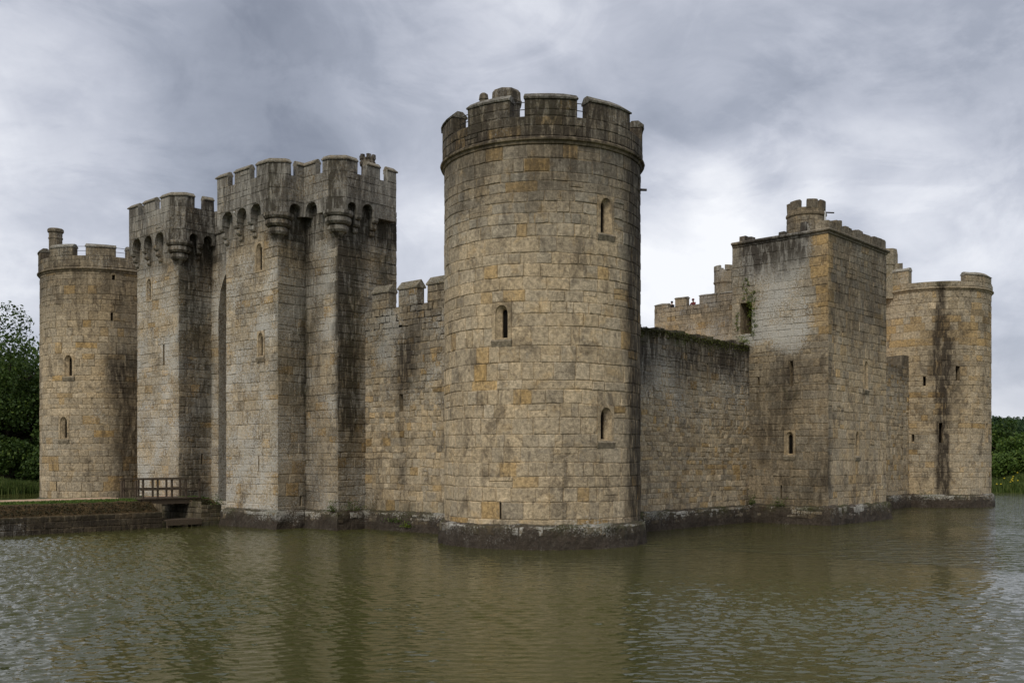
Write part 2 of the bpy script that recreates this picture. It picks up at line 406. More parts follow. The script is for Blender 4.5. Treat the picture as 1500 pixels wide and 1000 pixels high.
        rings = [[(p[0], p[1], -.02) for p in o1], [(p[0], p[1], .042) for p in o1], [(p[0], p[1], .05) for p in a1], [((p[0]-sc)*.9+sc, (p[1]-z0)*.985+z0, -.02) for p in a1], [(p[0], p[1], -depth) for p in a2], [(p[0], p[1], -depth-.10) for p in a2]]
        V = [f.P(*p) for rg in rings for p in rg]; F = []
        for l in range(len(rings)-1):
            for i in range(n): F.append((l*n+i, l*n+(i+1) % n, (l+1)*n+(i+1) % n, (l+1)*n+i))
        c = f.P(sc, (z0+z1)/2); wt = s.wear(c)
        fr = mkobj('window', V, F, 'stone', s.root, tone=(1.0, .30, .15), wear=(wt[0]*.6, wt[1]*.6, 0))
        mkobj('opening', [f.P(p[0], p[1], -depth-.09) for p in a2], [tuple(range(n))], 'dark', fr)
        if sill:
            V = []
            for d, zz in ((-.02, z0-.26), (.06, z0-.24), (.13, z0-.02), (.05, z0+.06), (-.02, z0+.08)):
                V += [f.P(sc-w/2-.02, zz, d), f.P(sc+w/2+.02, zz, d)]
            F = [(2*i, 2*i+1, 2*i+3, 2*i+2) for i in range(4)]+[(0, 2, 4, 6, 8), (9, 7, 5, 3, 1), (8, 9, 1, 0)]
            mkobj('sill', V, F, 'stone', fr, tone=(.82, .1, .5), wear=(.25, .25, .1))
        return (sc-w/2, sc+w/2, z0-(.22 if sill else 0), z1)
    def slit(s, f, sc, z0, z1, w=.12, name='arrow_loop', depth=.5):
        V = []; F = []
        for d in (0., -depth):
            V += [f.P(sc-w/2, z0, d), f.P(sc+w/2, z0, d), f.P(sc+w/2, z1, d), f.P(sc-w/2, z1, d)]
        for i in range(4): F.append((i, (i+1) % 4, (i+1) % 4+4, i+4))
        o = mkobj(name, V, F, 'stone', s.root, tone=(.9, .3, .2), wear=(.25, 0, 0))
        mkobj('opening', [f.P(sc-w/2, z0, -depth+.01), f.P(sc+w/2, z0, -depth+.01), f.P(sc+w/2, z1, -depth+.01), f.P(sc-w/2, z1, -depth+.01)], [(0, 1, 2, 3)], 'dark', o)
        return (sc-w/2, sc+w/2, z0, z1)
    def band(s, name, f, prof, s0=0., s1=None, closed=False, st=.35, **k):
        """A moulding of profile [(d, z)...] swept along the face."""
        s1 = f.L if s1 is None else s1; nseg = max(1, int((s1-s0)/st)) if f.curved else max(1, int((s1-s0)/.8)); m = len(prof); V = []; F = []
        cnt = nseg if closed else nseg+1
        for i in range(cnt):
            a = s0+(s1-s0)*i/nseg; V += [f.P(a, z+.012*nz(a*2, z, 3.3), d+.012*nz(a*3, z, 7.7)) for d, z in prof]
        for i in range(nseg):
            j = (i+1) % cnt
            for q in range(m-1): F.append((i*m+q, j*m+q, j*m+q+1, i*m+q+1))
        if not closed: F += [tuple(range(m)), tuple(range(cnt*m-1, (cnt-1)*m-1, -1))]
        return mkobj(name, V, F, 'stone', s.root, tone=k.get('tone', (.8, .1, .5)), wear=k.get('wear') or [tuple(s.wear(v)) for v in V])
    def merlon(s, f, s0, s1, z0, z1, thick=.6, out=.0, cop=.26, worn=False, side=0., stones=True):
        """A merlon block with sloped coping stone (its sub-part); z1 is the top of the coping."""
        r = s.rng; ns = max(1, int((s1-s0)/.5)) if f.curved else 1; V = []; F = []; zc = z1-cop
        for i in range(ns+1):
            a = s0+(s1-s0)*i/ns; V += [f.P(a, z0-.02, out), f.P(a, zc, out), f.P(a, zc, out-thick), f.P(a, z0-.02, out-thick)]
        for i in range(ns):
            for k in range(4): F.append((i*4+k, (i+1)*4+k, (i+1)*4+(k+1) % 4, i*4+(k+1) % 4))
        F += [(0, 1, 2, 3), tuple(ns*4+k for k in (3, 2, 1, 0))]
        mo = mkobj('merlon', V, F, 'stone', s.root, tone=(.85, .2, .4), wear=[tuple(s.wear(v)) for v in V])
        V = []; F = []; pr = ((out+.07, zc-.01), (out+.09, zc+.06), (out-.16, z1), (out-thick+.16, z1), (out-thick-.07, zc+.06), (out-thick-.06, zc-.01)); m = len(pr)
        nc = max(ns, int((s1-s0)/.55), 1)
        for i in range(nc+1):
            a = s0-.03+(s1-s0+.06)*i/nc; dz = r.uniform(-.025, .02)*(2.5 if worn else 1); V += [f.P(a, z+dz*(1 if 0 < q < 5 else 0), d+r.uniform(-.012, .012)) for q, (d, z) in enumerate(pr)]
        for i in range(nc):
            for k in range(m): F.append((i*m+k, (i+1)*m+k, (i+1)*m+(k+1) % m, i*m+(k+1) % m))
        F += [tuple(range(m)), tuple(nc*m+k for k in range(m-1, -1, -1))]
        mkobj('coping', V, F, 'stone', mo, tone=(.78, .05, .75), wear=[(w[0]*.8, min(1, w[1]+.3), .15) for w in [s.wear(v) for v in V]])
        if stones:
            class Off:
                curved = f.curved
                L = f.L
                P = staticmethod(lambda a, z, d=0.: f.P(a, z, out+d))
            s.lay(Off, z0, zc-.01, ch=(.4, .6), ln=(.6, 1.0), s0=s0, s1=s1, proud=(.015, .035))
        return mo
def foot_wear(p):
    x, y, z = p; n = nz(x*1.3, y*1.3, z*2, 1.)
    return (clamp(.62-.55*sstep(.45, .95, z)+.5*n), clamp(.25+.45*sstep(.3, .8, z)+.5*nz(x, y, 2, .5)+.4*nz(x, y, z, 2.3)), clamp(sstep(.6, .95, z)*(.35+1.2*nz(x, y+8, 0, .6))))
def footing(ms, f, out=.25, z0=.36, z1=.93, s0=0., s1=None):
    """Rough footing stones set into the face of the plinth."""
    class Off:
        curved = f.curved; L = f.L
        P = staticmethod(lambda a, z, d=0.: f.P(a, z+.05*nz(a*1.1, 2.2, f.L), out-.06*(z-.3)+d))
    ms.foot = True; ms.lay(Off, z0, z1, ch=(.16, .30), ln=(.22, .60), proud=(-.015, .045), jit=.03, gap=.012, s0=s0, s1=f.L if s1 is None else s1); ms.foot = False
def offset_poly(pts, d, closed=False):
    P = [Vector(p) for p in pts]; n = len(P); out = []
    for i in range(n):
        a = P[i-1] if i or closed else None; b = P[(i+1) % n] if i < n-1 or closed else None
        ns = []
        if a is not None: t = (P[i]-a).normalized(); ns.append(Vector((t.y, -t.x)))
        if b is not None: t = (b-P[i]).normalized(); ns.append(Vector((t.y, -t.x)))
        if len(ns) == 1: v = ns[0]
        else: v = (ns[0]+ns[1])/(1+ns[0].dot(ns[1]))
        out.append(P[i]+v*d)
    return out
def sweep(ms, name, pts, prof, closed=False, sub=.6, rough=.012, mat='stone', tone=(.8, .1, .5), wear=None, parent=None, smooth=False):
    rows = [offset_poly(pts, d, closed) for d, z in prof]; m = len(prof); n = len(pts); V = []; F = []; cols = 0; segs = n if closed else n-1
    for i in range(segs):
        L = (Vector(pts[(i+1) % n])-Vector(pts[i])).length; k = max(1, int(L/sub))
        for j in range(k+(1 if (i == segs-1 and not closed) else 0)):
            for q, (d, z) in enumerate(prof):
                p = rows[q][i].lerp(rows[q][(i+1) % n], j/k); e = (p-Vector(pts[i])).normalized() if d else Vector((0, 0))
                dx = rough*nz(p.x*2.1, p.y*2.1, z*2.1+5)*1.6; dy = rough*nz(p.x*2.1+9, p.y*2.1, z*2.1)*1.6
                V.append((p.x+dx, p.y+dy, z+rough*nz(p.x*1.7, p.y*1.7+4, z)*1.5))
            cols += 1
    for c in range(cols if closed else cols-1):
        c2 = (c+1) % cols
        for q in range(m-1): F.append((c*m+q, c2*m+q, c2*m+q+1, c*m+q+1))
    if not closed: F += [tuple(range(m)), tuple((cols-1)*m+k for k in range(m-1, -1, -1))]
    return mkobj(name, V, F, mat, parent or ms.root, tone=tone, wear=[tuple((wear or ms.wear)(v)) for v in V], smooth=smooth)
def circle_pts(c, r, n=72, a0=0., a1=360.):
    full = abs(a1-a0) >= 360
    return [(c[0]+r*math.cos(R(a0+(a1-a0)*k/(n if full else n-1))), c[1]+r*math.sin(R(a0+(a1-a0)*k/(n if full else n-1)))) for k in range(n)]
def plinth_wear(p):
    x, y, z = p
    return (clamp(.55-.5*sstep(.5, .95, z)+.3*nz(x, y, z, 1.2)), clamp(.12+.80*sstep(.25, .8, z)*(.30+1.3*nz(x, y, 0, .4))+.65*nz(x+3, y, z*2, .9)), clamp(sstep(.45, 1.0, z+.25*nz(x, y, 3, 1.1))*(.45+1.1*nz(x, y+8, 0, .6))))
PLP = lambda top: [(.34, -.9), (.32, -.02), (.29, .3), (.26, .55), (.23, top-.14), (.16, top-.03), (.06, top+.03), (-.06, top+.06)]
def plinth(ms, pts, closed=False, top=.98):
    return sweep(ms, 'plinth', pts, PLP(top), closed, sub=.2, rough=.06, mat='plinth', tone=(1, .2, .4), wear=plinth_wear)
STRING = lambda z: [(-.02, z-.20), (.07, z-.16), (.09, z-.06), (.19, z-.02), (.21, z+.05), (.10, z+.14), (-.02, z+.16)]

# ---------------------------------------------------------------- the setting: ground, moat
MX0, MX1, MY0, MY1 = -31., 86.5, -27., 83.5
def moat_d(x, y):
    cx, cy = (MX0+MX1)/2, (MY0+MY1)/2; dx = abs(x-cx)-(MX1-MX0)/2; dy = abs(y-cy)-(MY1-MY0)/2
    return math.hypot(max(dx, 0), max(dy, 0))+min(max(dx, dy), 0)
def ground_z(x, y):
    d = moat_d(x, y)+.35*nz(x, y, 0, .3)
    z = -2.2+2.6*sstep(-2.5, .25, d)+1.5*sstep(.2, 7, d)+.15*nz(x, y, 2, .15)*sstep(1, 6, d)
    w = Vector((x-CAMX, y-CAMY)); D = w.length
    hill = sstep(150, 480, D)*(5+4*nz(x, y, 5, .006)+6*sstep(0, 1, (x-120)/400)); return z+hill
def axis(a, b, lo, hi):
    v = []; x = lo-1500.
    for st, end in ((150, lo-300), (30, lo-40), (4, lo-6), (.9, lo+5)):
        while x < end: v.append(x); x += st
    while x < hi-5: v.append(x); x += 9
    x = hi-5
    for st, end in ((.9, hi+6), (4, hi+40), (30, hi+300), (150, hi+2200)):
        while x < end: v.append(x); x += st
    return v
def build_water():
    """One sheet: wind ripples are real geometry on the near half of the moat, the rest is a coarse plane."""
    import numpy as np
    e = 1.2; X0, X1, Y0, Y1, st = MX0-e, 1.0, MY0-e, 21.0, .058
    nx = int((X1-X0)/st)+1; ny = int((Y1-Y0)/st)+1; xs = np.linspace(X0, X1, nx); ys = np.linspace(Y0, Y1, ny); X, Y = np.meshgrid(xs, ys, indexing='ij')
    rg = np.random.default_rng(4); H = np.zeros_like(X); wind = math.pi/2-AZ
    for k in range(70):
        lam = .15*(.50/.15)**rg.random(); th = wind+rg.normal(0, .45); kk = 2*math.pi/lam; amp = .0125*lam**1.0*rg.uniform(.5, 1.2)
        H += amp*np.sin(kk*(X*math.cos(th)+Y*math.sin(th))+rg.uniform(0, 6.28)+.6*np.sin(X*rg.uniform(.1, .4)+Y*rg.uniform(.1, .4)+rg.uniform(0, 6)))
    G = np.zeros_like(X)
    for k in range(9):
        th = rg.uniform(0, 6.28); f = rg.uniform(.10, .35); G += np.sin(f*(X*math.cos(th)+Y*math.sin(th))+rg.uniform(0, 6.28))/9
    d = np.hypot(X+2, Y+2); lee = np.clip((d-6.5)/15, 0, 1); lee2 = np.clip((np.abs((X*.671-Y*.741)+1.5)-1.0)/7, .30, 1)   # sheltered water under the corner tower
    H = np.sign(H)*np.abs(H)**1.0*np.clip(.62+1.5*G, .12, 1.2)*(.22+.78*lee*lee2)
    ed = np.minimum(np.minimum(X-X0, X1-X), np.minimum(Y-Y0, Y1-Y)); H *= np.clip(ed/3, 0, 1)
    V = np.stack([X, Y, H], -1).reshape(-1, 3); i = np.arange(nx-1)[:, None]*ny+np.arange(ny-1)[None, :]
    Q = np.stack([i, i+ny, i+ny+1, i+1], -1).reshape(-1, 4)
    n = len(V); A, B = MX1+e, MY1+e
    V2 = np.array([(X1, Y0, 0), (A, Y0, 0), (A, Y1, 0), (X1, Y1, 0), (X0, Y1, 0), (A, B, 0), (X0, B, 0)]); Q2 = np.array([(n, n+1, n+2, n+3), (n+4, n+2, n+5, n+6)])
    V = np.concatenate([V, V2]); Q = np.concatenate([Q, Q2])
    me = bpy.data.meshes.new('moat_water'); me.vertices.add(len(V)); me.vertices.foreach_set('co', V.ravel()); me.loops.add(Q.size); me.loops.foreach_set('vertex_index', Q.ravel().astype(np.int32))
    me.polygons.add(len(Q)); me.polygons.foreach_set('loop_start', (np.arange(len(Q))*4).astype(np.int32)); me.polygons.foreach_set('use_smooth', np.ones(len(Q), dtype=bool)); me.update(calc_edges=True); me.validate()
    me.materials.append(M['water']); me.materials.append(M['water_far']); me.polygons[len(Q)-1].material_index = 1; me.polygons[len(Q)-2].material_index = 1; o = bpy.data.objects.new('moat_water', me); COL.objects.link(o); tag(o, kind='structure')
def build_ground():
    xs, ys = axis(0, 0, MX0, MX1), axis(0, 0, MY0, MY1); n = len(ys)
    V = [(x, y, ground_z(x, y)) for x in xs for y in ys]
    F = [(i*n+j, (i+1)*n+j, (i+1)*n+j+1, i*n+j+1) for i in range(len(xs)-1) for j in range(n-1)]
    tag(mkobj('ground', V, F, 'grass', smooth=True), kind='structure')
    build_water()
    mb = MB().prism([(2.0, 2.0), (46.5, 2.0), (46.5, 40), (2.0, 40)], -1.5, 1.0); tag(mb.obj('courtyard', 'path'), kind='structure')
build_ground()

# ---------------------------------------------------------------- round corner towers
RT = 4.42
def drum(c, label, wear, tonefn, seed, merlons, sill, top, ops_fn, string=16.85, worn=False, ch=(.42, .60)):
    root = empty('corner_tower', (c[0], c[1], 0), label, 'tower', 'round corner towers')
    ms = Masonry(root, wear, tonefn, seed); f = Cyl(c, RT, 45, 405)
    ops = ops_fn(ms, f)
    ms.core(f, .7, string-.1, ops); ms.lay(f, .98, string-.18, ops, ch=ch)
    plinth(ms, circle_pts(c, RT, 90), True); footing(ms, f, .24, .55, .94)
    sweep(ms, 'string_course', circle_pts(c, RT, 72), STRING(string), True, tone=(.95, .25, .3))
    fp = Cyl(c, RT+.09, 45, 405)
    sweep(ms, 'parapet', circle_pts(c, RT+.09, 72), [(0, string+.1), (0, sill), (-.3, sill+.01), (-.62, sill), (-.62, string-.4)], True, tone=(.85, .2, .4))
    ms.lay(fp, string+.15, sill-.01, ch=(.36, .5), ln=(.6, 1.1), proud=(.015, .04))
    for a0, a1, *zz in merlons:
        z1 = zz[0] if zz else top
        s0 = fp.s_of(a0); s1 = s0+R((a1-a0) % 360)*fp.r
        ms.merlon(fp, s0, s1, sill, z1, worn=worn)
    ms.solid('roof', MB().prism(circle_pts(c, RT-.45, 48), string-.9, string-.35), tone=(.6, 0, .8))
    return root, ms, f, fp
def rails(ms, fp, gaps, z0):
    for a0, a1 in gaps:
        for dz in (.38, .68):
            s0 = fp.s_of(a0); L = R((a1-a0) % 360)*fp.r; k = 4
            MB().tube([fp.P(s0-.05+(L+.1)*i/k, z0+dz, -.3) for i in range(k+1)], [.018]*(k+1), 6).obj('guard_rail', 'iron', ms.root)
def ang(c, p): return math.degrees(math.atan2(p[1]-c[1], p[0]-c[0]))

# north-west tower, nearest the camera
def wear_shade_nw(p):
    w = base_wear(p); x, y, z = p; a = math.degrees(math.atan2(y, x)); n = nz(x*.7, y*.7, z*.15, .9)
    w[0] = clamp(w[0]*.6+.50*sstep(12.6, 16.6, z+1.8*n)+(.42 if z > 16.9 else 0)*(.7+n)+.95*sstep(-90, -74, a+8*n if -100 < a < 40 else -180)*sstep(-999, 0, z)-.05)  # weathered top; shade on the right edge is painted in too
    w[1] = clamp(w[1]*.55+.35*sstep(16.6, 17.2, z)+.35*sstep(1.6, .9, z)); w[2] = clamp(w[2]*.5+.25*sstep(16.9, 17.6, z)*n); return w
def tone_nw(p, r):
    z = p[2]; g = .55*sstep(9.5, 14.5, z+2*nz(p[0], p[1], z, .4)); o = 0
    if r.random() < .06+.10*(z > 16.9): o = r.uniform(.55, 1)
    return (clamp(r.gauss(1.08-.15*sstep(11, 16, z), .10), .7, 1.35), clamp(o+r.uniform(0, .18)), 0 if o else clamp(g+r.uniform(-.25, .4)))
def ops_nw(ms, f):
    return [ms.window(f, f.s_of(-161.8), 8.62, 10.2, w=.86, slit=.24, off=.07), ms.window(f, f.s_of(-102.5), 13.1, 14.75, w=.9, slit=.26, off=-.06), ms.window(f, f.s_of(-102.5), 4.42, 5.98, w=.9, slit=.26, off=-.06),
            ms.slit(f, f.s_of(-162.6), 1.22, 1.93, .09)]
NWM = [(133, 162.5), (176.2, 203), (211.2, 239.1), (246.1, 277), (300, 327), (338, 5), (16, 43), (54, 82), (93, 121)]
root, ms, f, fp = drum((0, 0), 'large round tower of pale ashlar nearest the camera, at the castle corner in the middle', wear_shade_nw, tone_nw, 11, NWM, 17.8, 18.78, ops_nw)
rails(ms, fp, [(162.5, 176.2), (203, 211.2), (239.1, 246.1)], 17.8)
x, y = at(741.5, 48.2)
t = ms.solid('stair_turret', MB().lathe(x, y, [(.70, 16.4), (.70, 20.45), (.76, 20.5), (.80, 20.62), (.74, 20.7), (.72, 21.05), (.60, 21.2)], 8, .39), tone=(.8, .2, .5))
x, y = at(708.5, 48.0)
ms.solid('chimney', MB().lathe(x, y, [(.2, 16.4), (.2, 20.7), (.24, 20.75), (.2, 20.98), (.10, 21.05)], 6), tone=(.75, .1, .5))
sx = fp.s_of(-64)
MB().tube([f.P(f.s_of(-64), 15.65, -.1), f.P(f.s_of(-64), 15.6, .35)], [.06, .055], 8).obj('water_spout', 'iron', root)
ms.done()

# north-east tower
CNE = (0, 41.96)
def wear_ne(p):
    w = base_wear(p); x, y, z = p; a = ang(CNE, p); n = nz(x*.6, y*.6, z*.2, .9)
    st = sstep(-122, -108, a+9*n if a < 0 else -180)*sstep(12.8, 10.3, z+n)
    w[0] = clamp(w[0]*.6+.45*sstep(11.5, 16, z+1.5*n)+.75*st+.15*(z > 16.9)); w[1] = clamp(w[1]*.7+.25*sstep(16.6, 17.3, z)); return w
def ops_ne(ms, f):
    return [ms.window(f, f.s_of(-149.3), 9.36, 11.0, w=.84, slit=.26, off=.06), ms.window(f, f.s_of(-154.2), 5.05, 6.75, w=.84, slit=.26, off=.08), ms.slit(f, f.s_of(-111.4), 13.3, 13.9, .13), ms.slit(f, f.s_of(-162.5), 1.5, 2.15, .1), ms.slit(f, f.s_of(-110), 16.15, 16.5, .2, 'drain_hole')]
NEM = [(145, 171), (190.8, 215.5), (226.8, 251.8), (262, 290), (301, 325), (336, 0), (11, 35), (46, 70), (81, 105), (116, 136)]
root, ms, f, fp = drum(CNE, 'round tower at the far left corner behind the causeway, with a tall round chimney', wear_ne, None, 12, NEM, 17.75, 18.6, ops_ne)
rails(ms, fp, [(215.5, 226.8), (251.8, 262)], 17.75)
x, y = at(81.5, 74.2)
ms.solid('chimney', MB().lathe(x, y, [(.46, 16.4), (.46, 19.8), (.50, 19.83), (.50, 19.92), (.46, 19.96), (.47, 20.25), (.56, 20.33), (.56, 20.5), (.5, 20.57), (.35, 20.58)], 18), tone=(.8, .1, .5))
ms.done()

# south-west tower
CSW = (48.55, 0)
def wear_sw(p):
    w = base_wear(p); x, y, z = p; a = ang(CSW, p); n = nz(x*.8, y*.8, z*.25, 1.1)
    core = 1.6*sstep(9.5, 5, abs(a+149.5+2*n)*(1.25 if z < 8 else 1)*(1+.9*sstep(13.6, 16.4, z)))
    wide = sstep(34, 16, abs(a+152+6*n))*sstep(15.2, 12.6, z+n)*sstep(5.0, 9.5, z-n)
    w[0] = clamp(w[0]*.4+1.0*core+.50*wide*(.80+.9*n)+.15*(z > 16.9)); w[1] = clamp(w[1]*.5+.3*(z > 16.9)); w[2] = clamp(.45*sstep(16.8, 17.2, z)*(.5+n)); return w
def tone_sw(p, r):
    if 12.2 < p[2] < 14.6 and r.random() < .5: return (r.uniform(.9, 1.1), r.uniform(.45, .9), 0)
    return None
def ops_sw(ms, f):
    return [ms.slit(f, f.s_of(-134.6), 9.76, 10.86, .34), ms.slit(f, f.s_of(-151.1), 5.0, 6.5, .26), ms.window(f, f.s_of(-95.3), 5.0, 6.66, w=.6, slit=.2, sill=False), ms.slit(f, f.s_of(-166.3), 9.38, 10.12, .2), ms.slit(f, f.s_of(-177.3), 5.1, 5.65, .2), ms.slit(f, f.s_of(-98), 1.5, 2.3, .1)]
SWM = [(150, 179, 18.65), (232.8, 275, 18.15), (300, 330, 17.9), (350, 20, 18.1), (40, 70, 17.8), (90, 112, 18.3)]
root, ms, f, fp = drum(CSW, 'round tower at the far right corner with a long black streak and worn battlements', wear_sw, tone_sw, 13, SWM, 17.38, 18.1, ops_sw, worn=True)
x, y = at(1300, 80.5)
ms.solid('stair_turret', MB().lathe(x, y, [(.72, 16.4), (.70, 19.0), (.78, 19.1), (.78, 19.9), (.70, 20.35), (.3, 20.4)], 8, .2), tone=(.8, .2, .5))
x, y = at(1315, 80.2)
ms.solid('broken_wall', MB().box(x-.35, x+.35, y-.3, y+.3, 16.4, 19.2, .07), tone=(.8, .2, .5))
ms.done()

# ---------------------------------------------------------------- flat walled towers and curtain walls
def faces(pts): return [Flat(pts[i], pts[i+1]) for i in range(len(pts)-1)]
RUB = dict(ch=(.26, .40), ln=(.28, .66), proud=(.008, .05), jit=.03, gap=.011)
ASH = dict(ch=(.36, .58), ln=(.40, .92), proud=(.010, .042), jit=.02, gap=.012)

# west curtain, ruined and mossy on top
def wear_wc(p):
    w = base_wear(p); x, y, z = p; n = nz(x*.7, y*.7, z*.7, .8)
    w[0] = clamp(w[0]*.7+.80*sstep(6.9, 9.6, z+1.6*n)+.55*sstep(6.6, 5.2, x+.8*n)*sstep(12, 4, z)); w[1] = clamp(.30+.42*sstep(4.5, 7.5, z+n)*(.6+.8*nz(x, y, z, .3))+.25*sstep(11, 8, x)*sstep(5, 8, z)); w[2] = clamp(.9*sstep(9.7, 10.5, z+.5*n)*(.6+n)); return w
def tone_rub(p, r):
    z = p[2]; o = r.uniform(.4, .9) if r.random() < .10 else 0
    return (clamp(r.gauss(.98, .15), .6, 1.35), clamp(o+r.uniform(0, .3)), 0 if o else clamp(r.uniform(-.2, .55)+.35*sstep(5, 9, z)))
def wall_box(ms, x0, x1, y0, y1, z1):
    ms.extra(MB().box(x0, x1, y0, y1, -.8, z1))
def curtain_w(x0, x1, top, label, seed, opsl, wear, rub=RUB):
    root = empty('curtain_wall', (x0, .1, 0), label, 'wall', 'curtain walls'); ms = Masonry(root, wear, tone_rub, seed)
    f = Flat((x0, .1), (x1, .1)); ops = [ms.slit(f, a-x0, z0, z1, w) for a, z0, z1, w in opsl]
    ms.core(f, .7, top, ops); ms.lay(f, 1.0, top+.02, ops, s0=0, s1=f.L, **rub)
    wall_box(ms, x0, x1, .65, 2.2, top-.02)
    ms.extra(MB().add([(x0, .1, top), (x1, .1, top), (x1, .66, top), (x0, .66, top)], [(0, 1, 2, 3)]))
    plinth(ms, [(x0, .1), (x1, .1)]); footing(ms, f)
    return root, ms, f
root, ms, f = curtain_w(3.6, 19.3, 10.42, 'mossy ruined curtain wall running from the nearest round tower to the square tower', 21, [(14.4, 8.02, 9.17, .16), (18.85, 8.6, 8.92, .14), (6.1, 6.0, 6.3, .28), (12.2, 9.1, 9.5, .2)], wear_wc)
rr = random.Random(5); s = 3.7
while s < 19.1:                                     # broken top course
    L = rr.uniform(.3, .8); h = rr.uniform(.04, .24)
    ms.add_stone(*[(lambda b: (b.V, b.F))(MB().box(s, s+L-.03, .1-rr.uniform(0, .05), .7, 10.38, 10.42+h, .03))][0], (s, .1, 10.45)); s += L
ms.done()
root, ms, f = curtain_w(27.0, 44.6, 10.9, 'narrow stretch of curtain wall between the square tower and the far right round tower', 22, [(42.86, 3.7, 4.6, .2)], lambda p: [clamp(base_wear(p)[0]+.5*sstep(8.5, 10.8, p[2])), base_wear(p)[1], 0])
x, y = 43.4, .1
ms.solid('wall_step', MB().box(42.9, 44.5, .12, 2.0, 10.85, 11.7, .08), tone=(.7, .1, .5))
ms.done()

# north curtain with gabled merlons
def wear_nc(p):
    w = base_wear(p); x, y, z = p; n = nz(x*.7, y*.7, z*.3, .9)
    st = sstep(.85, .25, abs(y-9.55+.35*n))*sstep(11.5, 8, z)
    w[0] = clamp(w[0]+.40*sstep(5, 10, z+2*n)+.7*st*(.7+n)); w[1] = clamp(w[1]+.3*sstep(6, 10, z)); w[2] = clamp(w[2]+.3*sstep(1.8, 1, z)); return w
root = empty('curtain_wall', (.1, 12.6, 0), 'battlemented curtain wall between the gatehouse and the nearest round tower', 'wall', 'curtain walls'); ms = Masonry(root, wear_nc, tone_rub, 23)
f = Flat((.1, 12.6), (.1, 3.8)); sy = lambda y: 12.6-y
ops = [ms.slit(f, sy(9.7), 6.2, 7.1, .3, 'wall_hole'), ms.slit(f, sy(9.75), 10.7, 11.0, .3, 'wall_hole'), ms.slit(f, sy(7.2), 10.6, 10.9, .3, 'wall_hole')]
ms.core(f, .7, 11.65, ops); ms.lay(f, 1.0, 11.63, ops, s0=0, s1=f.L, **RUB); wall_box(ms, .65, 2.2, 3.8, 12.6, 10.6)
ms.extra(MB().box(.1, .75, 3.8, 12.6, 10.4, 11.65)); plinth(ms, [(.1, 12.6), (.1, 3.8)]); footing(ms, f)
def gabled_merlon(ms, y0, y1, z0, z1, x=.1, th=.45):
    mb = MB().box(x-.02, x+th, y1, y0, z0-.02, z1-.42); m = ms.solid('merlon', mb, tone=(.8, .15, .45))
    V = []
    for yy in (y0+.04, y1-.04): V += [(x-.1, yy, z1-.44), (x-.1, yy, z1-.36), (x+th/2, yy, z1), (x+th+.1, yy, z1-.36), (x+th+.1, yy, z1-.44)]
    mkobj('coping', V, [(0, 1, 2, 3, 4), (9, 8, 7, 6, 5)]+[(i, (i+1) % 5, (i+1) % 5+5, i+5) for i in range(5)], 'stone', m, tone=(.8, .05, .7), wear=(.35, .55, .25))
    ms.lay(Flat((x-.02, y0), (x-.02, y1)), z0, z1-.45, ch=(.38, .5), ln=(.5, .9), s0=0, s1=abs(y0-y1))
for y0, y1 in ((12.0, 10.65), (9.9, 8.45), (7.7, 6.2), (5.5, 4.3)): gabled_merlon(ms, y0, y1, 11.65, 12.95)
ms.done()
root = empty('curtain_wall', (.1, 38, 0), 'short curtain wall hidden between the far left round tower and the gatehouse', 'wall', 'curtain walls'); ms = Masonry(root, wear_nc, tone_rub, 24)
f = Flat((.1, 38.4), (.1, 32.6)); ms.core(f, .7, 11.65); ms.lay(f, 1.0, 11.6, s0=0, s1=f.L, **RUB); wall_box(ms, .65, 2.2, 32.6, 38.4, 11.6); plinth(ms, [(.1, 38.4), (.1, 32.6)]); ms.done()

# ---------------------------------------------------------------- gatehouse
def wear_shade_gate(p):
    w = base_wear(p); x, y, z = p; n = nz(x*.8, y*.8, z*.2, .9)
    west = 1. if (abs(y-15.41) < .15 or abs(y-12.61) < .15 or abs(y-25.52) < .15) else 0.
    d = w[0]*.6+.30*sstep(12, 16.8, z+2*n)+(.36+.30*n)*west  # west faces: algae stain with occlusion shade painted in
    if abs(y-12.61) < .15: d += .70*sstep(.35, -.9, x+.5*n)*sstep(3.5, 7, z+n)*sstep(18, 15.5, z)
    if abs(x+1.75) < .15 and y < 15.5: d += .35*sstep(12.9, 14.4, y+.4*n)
    if z > 15.4: d += .36+.25*n  # weathered top, plus painted shade around the corbels and slots
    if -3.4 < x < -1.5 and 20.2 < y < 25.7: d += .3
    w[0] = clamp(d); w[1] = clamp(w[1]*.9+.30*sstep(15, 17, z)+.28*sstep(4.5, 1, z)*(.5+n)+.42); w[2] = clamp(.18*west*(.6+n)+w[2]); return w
def tone_gate(p, r):
    o = r.uniform(.4, .9) if r.random() < .07 else 0
    g = clamp(r.uniform(.1, .5)+.4*nz(p[0], p[1], p[2], .4)); return (clamp(r.gauss(.97, .13), .65, 1.3), clamp(o+r.uniform(0, .15)), 0 if o else g)
root = empty('gatehouse', (-1, 22.95, 0), 'tall twin towered gatehouse with projecting machicolated battlements beside the wooden bridge', 'gatehouse'); ms = Masonry(root, wear_shade_gate, tone_gate, 31)
GP = [(2.3, 33.3), (-1.75, 33.3), (-1.75, 30.5), (-3.55, 30.5), (-3.55, 25.52), (-1.35, 25.52), (-1.35, 20.34), (-3.55, 20.34), (-3.55, 15.41), (-1.75, 15.41), (-1.75, 12.61), (2.3, 12.61)]
GF = faces(GP); go = {i: [] for i in range(len(GF))}
fE, fEw, fg, fW, fWw, fS, fSw = GF[3], GF[4], GF[5], GF[7], GF[8], GF[9], GF[10]
